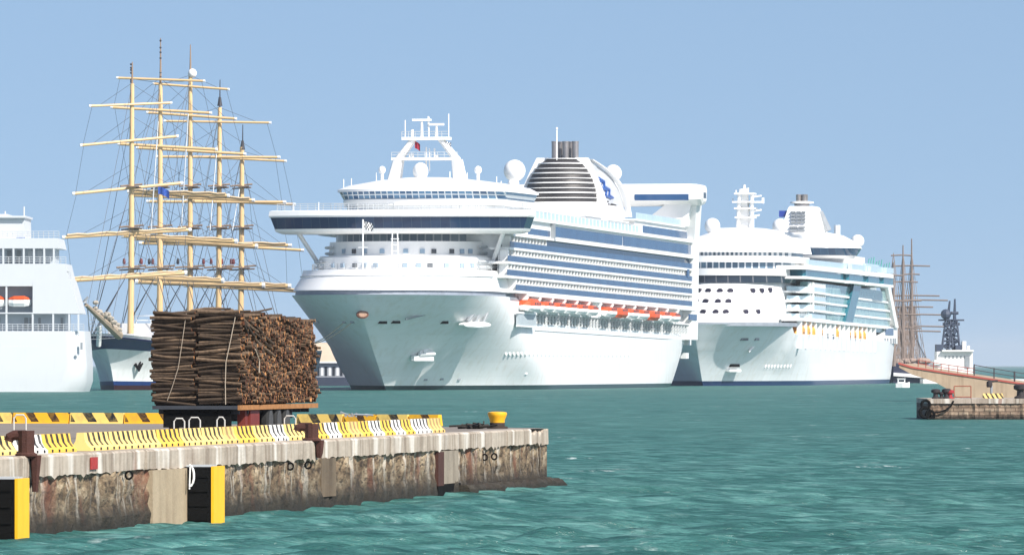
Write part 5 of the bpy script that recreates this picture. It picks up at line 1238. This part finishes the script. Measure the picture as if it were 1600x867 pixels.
for px, y0, y1 in ((10, 448, 517), (51, 490, 517), (83, 490, 517), (108, 490, 517), (122.5, 490, 517), (5, 388, 412), (21, 388, 412), (37, 388, 412), (53, 388, 412), (69, 388, 412), (84, 388, 412)):
    mb = MB(); mb.box(fx(px - 1.4), fx(px + 1.4), .05, .5, fz_(y1), fz_(y0)); mb.build('column', FWHT, fe)
for x0, x1, py in ((-60, 103, 388 + 24), (-60, 131, 517), (-60, 92, 372), (94, 111, 437)):
    mb = MB(); rail(mb, [(fx(x0), .1, fz_(py)), (fx(x1), .1, fz_(py))], 1.05, .8, .04, 3); mb.build('rail', FWHT, fe)
for x0, x1 in ((36, 42), (44, 50), (58, 62), (93, 97), (-8, -2)):
    mb = MB(); mb.box(fx(x0), fx(x1), 3.12, 3.25, fz_(514), fz_(496)); mb.build('gallery_door', STEELG, fe)
for x0, x1 in ((9, 16), (24, 31), (42, 49), (57, 64)):
    mb = MB(); mb.box(fx(x0), fx(x1), 2.72, 2.85, fz_(411), fz_(391)); mb.build('gallery_door', STEELG if x0 < 40 else GREYW, fe)
mb = MB(); mb.box(fx(93), fx(95), .1, 2, fz_(437), fz_(424)); mb.box(fx(93), fx(108), .1, 2.4, fz_(425.5), fz_(423.5)); mb.box(fx(105), fx(106.5), .1, .4, fz_(437), fz_(424)); mb.build('corner_porch', FWHT, fe)
mb = MB(); mb.box(fx(125.5), fx(129), -.02, .3, fz_(546), fz_(535)); mb.build('hull_port', STEELG, fe)
mb = MB(); mb.box(fx(118), fx(122), -.06, .3, fz_(556), fz_(553)); mb.build('hull_mark', FWHT, fe)
for x_, y_, p0, p1 in ((35, 4, 338, 322), (4, 6, 336, 329)): mb = MB(); mb.tube([(fx(x_), y_, fz_(p0)), (fx(x_), y_, fz_(p1))], .12, 6); mb.build('aerial', FWHT, fe)
mb = MB(); mb.box(fx(25), fx(38), 1.0, 1.6, fz_(376), fz_(371)); mb.build('blue_cover', mat('cover_blue', (.02, .09, .35), .6), fe)
for px in range(6, 60, 5):
    mb = MB(); mb.box(fx(px), fx(px + 1.6), -.03, .1, fz_(541.4), fz_(540.6)); mb.build('hull_mark', WHITE, fe)
GF = 'orange topped lifeboats on the ferry'
for px, lab in ((30, 'orange topped lifeboat in the recess of the ferry beside the white wall'), (-8, 'orange topped lifeboat of the ferry cut by the left edge of the photo')):
    P = Vector((fx(px), 1.1, fz_(479))) + FB_; lifeboat(P, R(90), 3.7, ORANGE, lab, GF, tall=.75, w_=2.0)

# ------------------------------------------------------------------ low terminal shed and quay far behind, seen past the bow
QM = mat('far_quay_concrete', (.12, .12, .13), .9, .3, .1)
mb = MB(); a, b = at(440, 600, 1560), at(640, 600, 1560); mb.box(a.x, b.x, 1560, 1590, -2, 1.7); tag(mb.build('quay', mat('dark_quay_wall', (.03, .04, .07), .8, .3, .2)), 'dark low quay wall far behind the bow of the big cruise ship', None, None, 'structure')
sh = thing('terminal_shed', 'low shed with beige pitched roof seen between the logs and the big bow', 'shed', (at(505, 590, 1575).x, 1572, 1.7))
u = 1572 / FPX; bz = lambda py: HC + (HY - py) * u - 1.7; bx = lambda px: (px - 505) * u
mb = MB(); mb.box(bx(430), bx(620), 0, 14, 0, bz(567)); mb.build('wall', mat('shed_wall', (.28, .3, .33), .8, .4, .25), sh)
mb = MB(); mb.box(bx(426), bx(624), -.8, 14.8, bz(567), bz(564.5)); mb.build('eaves', WHITE, sh)
mb = MB(); mb.loft([[(bx(428), -.5, bz(564.5)), (bx(622), -.5, bz(564.5)), (bx(622), 14.5, bz(564.5)), (bx(428), 14.5, bz(564.5))], [(bx(440), 6.5, bz(535)), (bx(610), 6.5, bz(535)), (bx(610), 7.5, bz(535)), (bx(440), 7.5, bz(535))]]); mb.build('roof', mat('beige_roof', (.5, .4, .3), .8, .2, .4), sh)
for k in range(10):
    mb = MB(); x = bx(490 + k * 6); mb.box(x, x + .5, -.06, .02, .3, bz(573)); mb.build('door' if k % 3 else 'window', WN if k % 2 else WHITE2, sh)
G3 = 'mooring lines of the big cruise ship'
for (x0, y0, sd), (x1, y1, Y1), lab in (((551, 503, -1), (470, 540, 1275), 'mooring line rising from behind the logs to the outer bow fairlead'), ((538, 503, -1), (466, 541, 1275), 'mooring line just below the outer one at the bow')):
    p, d, n = on_hull(F1, H1, x0, y0, T1, sd); A = F1.w(p.x, p.y, p.z); B = at(x1, y1, Y1); mb = MB()
    mb.tube([A.lerp(B, k / 8) - Vector((0, 0, .9 * math.sin(k / 8 * math.pi))) for k in range(9)], .09, 4); tag(mb.build('mooring_line', ROPE), lab, 'rope', G3)

# ------------------------------------------------------------------ right side: far sailing ship, naval ship, motor boat
YD = 1800.0; ds = thing('sailing_ship', 'distant brown masted square rigger behind the stern of the second cruise ship', 'sailing ship', (at(1418, 570, YD).x, YD, 0)); DB = Vector(ds.location); dl = lambda x, y, dY=0.: at(x, y, YD + dY) - DB
SP2 = mat('distant_spar', (.2, .155, .135), .8, .2); 
for px, yt, dY, yards in ((1411, 383, 0, [(1392, 398.5, 1424), (1388, 440, 1434), (1386, 469, 1440), (1386, 491, 1438), (1392, 512, 1440)]), (1424.5, 373, 14, [(1394, 415, 1453), (1412, 428, 1437), (1386, 461.5, 1468), (1392, 468.5, 1481), (1388, 479, 1458), (1392, 491, 1470), (1400, 509.5, 1477), (1400, 517, 1470)]), (1396, 410, -14, [(1378, 430, 1412), (1372, 470, 1420)])):
    mb = MB(); mb.tube([dl(px, 572, dY), dl(px, 470, dY), dl(px, yt, dY)], .62, 7, .14); ma_ = mb.build('mast', SP2, ds)
    for x0, y, x1 in yards: mb = MB(); mb.tube([dl(x0, y + .8, dY), dl((x0 + x1) / 2, y, dY), dl(x1, y + .8, dY)], .2, 6); mb.build('yard', SP2, ma_)
    mb = MB()
    for k in range(7):
        for sgn in (-1, 1):
            mb.tube([dl(px, (470, 420, 395)[k % 3], dY), dl(px + sgn * (7 + k * 3), 568, dY + 3)], .07, 3, cap=False)
            if k < 4: mb.tube([dl(px + sgn * (2 + k), 480, dY), dl(px + sgn * (4 + 2.5 * k), 568, dY)], .11, 3, cap=False)
    for k in range(9): mb.tube([dl(px - 3 - k * .9, 490 + k * 8, dY), dl(px + 3 + k * .9, 490 + k * 8, dY)], .07, 3, cap=False)
    mb.build('shrouds', SP2, ma_)
mb = MB()
for k in range(4): mb.tube([dl(1428, 500 + k * 8, 14), dl(1440 + k * 4, 568, 14)], .09, 3, cap=False)
mb.build('stays', ROPE_D, ds)
hs = [(1340, 572, 0), (1394, 566, 5.5), (1440, 570, 5), (1466, 581, .5)]
mb = MB(); mb.mi = 0
mb.loft([[(dl(x, 600).x, -w_, -1), (dl(x, 600).x, w_, -1), (dl(x, 600).x, w_ * 1.15, dl(x, y).z), (dl(x, 600).x, -w_ * 1.15, dl(x, y).z)] for x, y, w_ in hs]); mb.build('hull', mat('distant_hull_navy', (.03, .035, .07), .5), ds)
mb = MB(); mb.loft([[(dl(x, 600).x, -w_ * 1.2 - .1, dl(x, 587 + (x - 1394) * .07).z), (dl(x, 600).x, w_ * 1.2, dl(x, 587 + (x - 1394) * .07).z), (dl(x, 600).x, w_ * 1.2, dl(x, 582 + (x - 1394) * .07).z), (dl(x, 600).x, -w_ * 1.2 - .1, dl(x, 582 + (x - 1394) * .07).z)] for x, y, w_ in hs[1:]]); mb.build('white_stripe', WHITE, ds)
mb = MB(); rng = random.Random(9)
for k in range(12): p = dl(1398 + k * 4.5, 566, -3); mb.ball(p + Vector((0, 0, rng.random() * .6)), rng.uniform(.5, 1.3), 7, 5, .7)
mb.build('deck_bundles', mat('deck_bundle', (.32, .24, .2), .9, .4, 1), ds)
YN = 1750.0; ns = thing('naval_ship', 'white naval ship with dark twin lattice masts behind the red edged jetty', 'naval ship', (at(1490, 570, YN).x, YN, 0)); NB_ = Vector(ns.location); nl = lambda x, y, dY=0.: at(x, y, YN + dY) - NB_
NW = mat('naval_white', (.7, .68, .66), .6, .1, .3); ND = mat('naval_dark', (.035, .05, .085), .6, .25, .3)
def nbox(x0, x1, y0, y1, d, nm, m, par=None):
    a, b = nl(x0, y1), nl(x1, y0); mb = MB(); mb.box(a.x, b.x, -d, d, a.z, b.z); return mb.build(nm, m, par or ns)
nbox(1440, 1600, 592, 604, 7, 'hull', NW); nbox(1462, 1518, 549, 592.1, 5, 'superstructure', NW); nbox(1470, 1519, 546.5, 549.2, 6, 'bridge_deck', NW); nbox(1503, 1509, 533, 546.6, 2, 'white_stack', NW); nbox(1455, 1470, 563, 592, 4, 'boat_deck', NW); nbox(1511.5, 1515, 540, 548, 1, 'white_stack', NW)
nbox(1462, 1472, 538, 549, 3, 'dark_house', ND); nbox(1492, 1502, 539, 549, 3, 'dark_house', ND); nbox(1506, 1513, 556, 575, 5.2, 'deck_shadow', STEELG)
for x0, x1, y0 in ((1481, 1484, 470), (1491.5, 1492, 467)):
    mb = MB()
    for ox, oy in ((-1.3, -.7), (1.3, -.7), (0, 1)): mb.tube([nl(x0 - .7, 549) + Vector((ox, oy, 0)), nl(x0, 500) + Vector((ox * .4, oy * .4, 0))], .3, 5, .24)
    for k in range(6):
        f, g = k / 6, (k + 1) / 6; u0, u1 = nl(x0 - .7, 549).lerp(nl(x0, 500), f), nl(x0 - .7, 549).lerp(nl(x0, 500), g); s_ = (-1) ** k
        mb.tube([u0 + Vector((s_ * (1.3 - .78 * f), -.6, 0)), u1 + Vector((-s_ * (1.3 - .78 * g), -.6, 0))], .2, 4); mb.tube([u1 + Vector((-1.2 + .7 * g, -.6, 0)), u1 + Vector((1.2 - .7 * g, -.6, 0))], .2, 4)
    mb.tube([nl(x0, 500), nl(x1, y0)], .4, 6, .2); mm = mb.build('lattice_mast', ND, ns)
    for y, w_ in ((500, 15), (506, 8), (489, 6), (516, 5)):
        mb = MB(); mb.tube([nl(x0 - w_, y), nl(x0 + w_, y)], .22 if w_ > 10 else .4, 6); mb.build('cross_arm', ND, mm)
    mb = MB(); mb.box(nl(x0 - 2, 0).x, nl(x0 + 2, 0).x, -1, 1, nl(0, 522).z, nl(0, 514).z); mb.build('radar_box', ND, mm)
mb = MB(); mb.ball(nl(1478, 491), 1.2, 8, 6); mb.build('radar_dish', ND, ns)
for k in range(6): nbox(1474 + k * 6, 1476.5 + k * 6, 556, 560, 5.05, 'port_window', STEELG)
mb = MB(); a, b = nl(1455, 566), nl(1470, 562); mb.loft([[(a.x + (b.x - a.x) * f, -5 - w_, a.z - .2 - w_ * .3), (a.x + (b.x - a.x) * f, -5 + w_, a.z - .2 - w_ * .3), (a.x + (b.x - a.x) * f, -5 + w_, a.z + .6), (a.x + (b.x - a.x) * f, -5 - w_, a.z + .6)] for f, w_ in ((0, .1), (.2, .8), (.8, .8), (1, .3))]); tag(mb.build('ship_boat', WHITE, None, origin=tuple(NB_)) if False else mb.build('ship_boat', WHITE, ns))
YM = 1440.0; p = at(1410, 602, YM); p.z = 0; bt = thing('motor_boat', 'small white motor boat beside the stern of the second cruise ship', 'motor boat', p)
mb = MB(); mb.loft([[(x, -w_ * .7, -.2), (x, w_ * .7, -.2), (x, w_, h), (x, -w_, h)] for x, w_, h in ((-1.25, .8, .8), (0, .9, .8), (.8, .6, .9), (1.35, .1, 1.05))]); mb.build('hull', WHITE, bt)
mb = MB(); mb.box(-.9, .5, -.6, .6, .8, 1.6); mb.box(-1.0, .6, -.7, .7, 1.6, 1.7); c = mb.build('cabin', WHITE, bt)
mb = MB(); mb.box(-.7, .3, -.63, -.59, 1.05, 1.45); mb.build('window', WN, c)

# the jetty that slants down from the left, its railings, and the stone quay in front
JM = mat('tan_jetty_concrete', (.35, .262, .18), .85, .3, .5, streak=.6, bump=.4)
JT = [(1405, 568, 899), (1425, 574, 899.4), (1462, 580, 900), (1481, 583, 900.4), (1517, 588, 901), (1600, 600, 902.5), (1760, 623, 905)]
JB = [(1407, 574), (1440, 585), (1466, 597), (1481, 608), (1517, 612), (1600, 625), (1760, 650)]
jt = thing('jetty', 'tan concrete jetty with red painted edge and dark railing behind the stone quay', 'jetty', (at(1500, 600, 900).x, 900, 0)); jb = Vector(jt.location)
mb = MB(); rr = []; rt = []
for (x, y, Y), (xb, yb) in zip(JT, JB):
    t = at(x, y, Y) - jb; zb = max(-1.0, (at(xb, yb, Y) - jb).z) if x < 1490 else -1.0
    rr.append([(t.x, t.y, zb), (t.x, t.y, t.z), (t.x + 3, t.y + 9, t.z), (t.x + 3, t.y + 9, zb)]); rt.append(t)
mb.loft(rr); mb.build('wall', JM, jt)
RED = mat('red_edge_paint', (.34, .06, .04), .6, .25, .3)
mb = MB(); mb.loft([[(t.x - .1, t.y - .15, t.z - .06), (t.x - .1, t.y - .15, t.z + .12), (t.x + .1, t.y + .4, t.z + .12), (t.x + .1, t.y + .4, t.z - .06)] for t in rt]); mb.build('red_kerb', RED, jt)
def j_at(px):
    for (x0, y0, Y0_), (x1, y1, Y1_) in zip(JT, JT[1:]):
        if x0 <= px <= x1: f = (px - x0) / (x1 - x0); Y = Y0_ + (Y1_ - Y0_) * f; return at(px, y0 + (y1 - y0) * f, Y) - jb
IRON = mat('dark_iron_rail', (.05, .04, .045), .7, .2)
mb = MB(); ps = [j_at(px) + Vector((.4, .2, .1)) for px in (1517, 1548, 1580, 1625, 1690)]; hs_ = [1.25, 1.15, 1.1, 1.05, 1.0]
for p, q, h0, h1 in zip(ps, ps[1:], hs_, hs_[1:]):
    for f in (1, .55): mb.tube([p + Vector((0, 0, h0 * f)), q + Vector((0, 0, h1 * f))], .045, 5)
mb.build('railing', IRON, jt)
for p, h in zip(ps, hs_): mb = MB(); mb.tube([p, p + Vector((0, 0, h + .08))], .07 if h != 1.1 else .1, 6); mb.build('railing_post', IRON, jt)
mb = MB(); rp = [j_at(px) + Vector((.5, .2, .1)) for px in (1428, 1440, 1452, 1464, 1476, 1490, 1505, 1517)]
for p, q in zip(rp, rp[1:]):
    for f in (.4, .8): mb.tube([p + Vector((0, 0, f)), q + Vector((0, 0, f))], .04, 4)
    mb.tube([p, p + Vector((0, 0, .8))], .045, 4)
mb.build('red_railing', RED, jt)

YQ = 597.0; uq = YQ / FPX; qx = lambda px, Y=YQ: (px - CX) * Y / FPX; qz = lambda py, Y=YQ: HC + (HY - py) * Y / FPX
def stone_mat():
    m, nt, p = newmat('stone_blocks')
    t = nt.nodes.new('ShaderNodeTexCoord'); sp = nt.nodes.new('ShaderNodeSeparateXYZ'); nt.links.new(t.outputs['Object'], sp.inputs[0])
    cb = nt.nodes.new('ShaderNodeCombineXYZ'); nt.links.new(sp.outputs[0], cb.inputs[0]); nt.links.new(sp.outputs[2], cb.inputs[1])
    br = node(nt, 'ShaderNodeTexBrick', Scale=1.0, **{'Mortar Size': .035, 'Brick Width': .8, 'Row Height': .3, 'Mortar Smooth': .4}); nt.links.new(cb.outputs[0], br.inputs['Vector'])
    br.inputs['Color1'].default_value = (.22, .15, .1, 1); br.inputs['Color2'].default_value = (.42, .32, .23, 1); br.inputs['Mortar'].default_value = (.09, .065, .045, 1)
    c = mix(nt, ramp(nt, noise(nt, 1.1, coord(nt), 7, .7), [(.35, 0.), (.7, .8)]), br.outputs[0], (.16, .1, .07))
    z = nt.nodes.new('ShaderNodeMath'); z.operation = 'MULTIPLY_ADD'; z.inputs[1].default_value = .5; nt.links.new(noise(nt, 3, coord(nt)), z.inputs[0]); nt.links.new(sp.outputs[2], z.inputs[2])
    c = mix(nt, ramp(nt, z.outputs[0], [(.4, 1.), (.7, 0.)]), c, (.03, .022, .016))
    nt.links.new(c, p.inputs['Base Color']); p.inputs['Roughness'].default_value = .9
    b = node(nt, 'ShaderNodeBump', Strength=1, Distance=.08); nt.links.new(br.outputs['Fac'], b.inputs['Height']); b.invert = True; nt.links.new(b.outputs[0], p.inputs['Normal']); return m
qt = thing('quay', 'small stone block quay at the right edge with pale coping', None, (qx(1530), YQ, 0)); qt['kind'] = 'structure'; qb = Vector(qt.location)
x0, x1 = qx(1449) - qb.x, qx(1780) - qb.x; zt = qz(622.5)
mb = MB(); rng = random.Random(12); rr = []
N = 80
for k in range(N + 1):
    x = x0 + (x1 - x0) * k / N; rr.append([(x, 16, -1), (x, rng.uniform(-.05, .05), -1)] + [(x, rng.uniform(-.08, .06) - (.1 if k % 9 == 0 else 0), z) for z in (.15, .45, .75, zt - .4)] + [(x, .1, zt - .38), (x, 16, zt - .38)])
mb.loft(rr); mb.build('stone_wall', stone_mat(), qt)
x = x0
while x < x1 - .1:
    L = rng.uniform(2.4, 4.6); mb = MB(); mb.box(x, min(x1, x + L) - .03, -.08 - rng.random() * .08, 16, zt - .379, zt + rng.uniform(-.03, .03)); mb.build('coping_block', coping_mat('quay_coping', (.3, .24, .19), (.5, .42, .35)), qt); x += L
def tq(px, py, dY=0.): return Vector((qx(px, YQ + dY), YQ + dY, qz(py, YQ + dY)))
mb = MB()
for k, (dx, z, r) in enumerate(((-.35, .55, .5), (-.3, 1.15, .42), (.05, .35, .42))):
    c = Vector((qx(1452) + dx, YQ - .35, z)); mb.loft([[c + Vector((R_ * math.cos(t), dd, R_ * math.sin(t))) for t in [2 * math.pi * j / 18 for j in range(18)]] for R_, dd in ((r * .5, .0), (r * .55, -.16), (r * .85, -.2), (r, -.1), (r, .14), (r * .6, .2))], wrap=True, cap=False)
tag(mb.build('tyre_fender', BLACK, None, True), 'cluster of black tyres hung at the left corner of the stone quay', 'fender')
mb = MB(); P = [tq(1490, 626, -.2), tq(1486, 634, -.25), tq(1478, 640, -.25), tq(1468, 643.5, -.25), tq(1461, 644, -.25)]; mb.tube(P, .075, 6); tag(mb.build('hanging_chain', BLACK), 'black chain sagging down the face of the stone quay', 'chain')
def mush(px, s_, m, label, cat='bollard', grp='bollards on the stone quay', nm='mooring_bollard', dY=1.2):
    p = Vector((qx(px, YQ + dY), YQ + dY, zt)); mb = MB(); mb.lathe(p, [(.3 * s_, 0), (.3 * s_, .08 * s_), (.19 * s_, .14 * s_), (.17 * s_, .38 * s_), (.33 * s_, .46 * s_), (.34 * s_, .62 * s_), (.2 * s_, .7 * s_), (.001, .71 * s_)], 14)
    return tag(mb.build(nm, m, None, True), label, cat, grp)
BOL = mat('bollard_black', (.025, .02, .022), .7, .4, 4); BRED = mat('bollard_dull_red', (.3, .02, .025), .6, .3, 4)
mush(1462, 1.05, BOL, 'dark bollard nearest the left corner of the stone quay'); mush(1471, .75, BOL, 'thin dark bollard between the corner one and the red one'); mush(1479, 1.1, BOL, 'black bollard touching the red one on the stone quay'); mush(1484.5, .95, BRED, 'dull red bollard on the stone quay')
mush(1594.5, 1.6, BOL, 'largest black bollard, at the right edge of the stone quay', dY=.5)
mb = MB(); z = .95
rail_pts = [(1491, 0), (1491, 1), (1517, 1), (1517, 0), (1491, .12), (1517, .12)]
for a, b in ((0, 1), (1, 2), (2, 3), (4, 5)):
    p, q = [Vector((qx(rail_pts[i][0], YQ + 3), YQ + 3, zt + rail_pts[i][1] * z)) for i in (a, b)]; mb.tube([p, q], .045, 5)
tag(mb.build('gangway_frame', mat('rust_frame', (.28, .09, .05), .8, .3)), 'thin rust red frame standing on the stone quay', 'frame')
p = Vector((qx(1552, YQ + 1.5), YQ + 1.5, zt)); L = (1569 - 1536) * uq
mb = MB(); mb.loft([[(-.2, y, 0), (.2, y, 0), (.16, y + k, .4), (-.16, y + k, .4)] for y, k in ((-L / 2, -.0), (L / 2, -.12))])
o = mb.build('striped_block', barrier_mat('quay_block_stripes', (.8, .58, .2), (.012, .011, .01), .36, .6, .42, -9, -9), None, origin=(0, 0, 0)); o.location = p; o.rotation_euler = (0, 0, -math.pi / 2)
tag(o, 'low concrete block with yellow and black slanted stripes on the stone quay', 'barrier')
t = thing('quay_winch', 'dark winch on a thin stand above the striped block', 'winch', (qx(1549, YQ + 6), YQ + 6, zt))
mb = MB(); mb.tube([(0, 0, 0), (0, 0, 1.0)], .1, 6); mb.build('stand', STEELG, t)
mb = MB(); mb.lathe((-.15, 0, .85), [(.2, 0), (.24, .15), (.22, .45), (.1, .5)], 10); mb.tube([(-.2, 0, 1.3), (.5, 0, 1.35)], .1, 6); mb.build('drum', BOL, t)

# ------------------------------------------------------------------ thin sea haze over the whole harbour
mb = MB(); mb.box(-27000, 27000, -60, 27000, -3, 75)
hm = bpy.data.materials.new('sea_haze'); hm.use_nodes = True; hn = hm.node_tree; hn.nodes.remove(hn.nodes['Principled BSDF'])
hv = hn.nodes.new('ShaderNodeVolumePrincipled'); hv.inputs['Color'].default_value = (.86, .93, 1, 1); hv.inputs['Density'].default_value = .000035; hv.inputs['Anisotropy'].default_value = 0
hn.links.new(hv.outputs[0], hn.nodes['Material Output'].inputs['Volume'])
tag(mb.build('haze', hm), None, None, None, 'stuff')
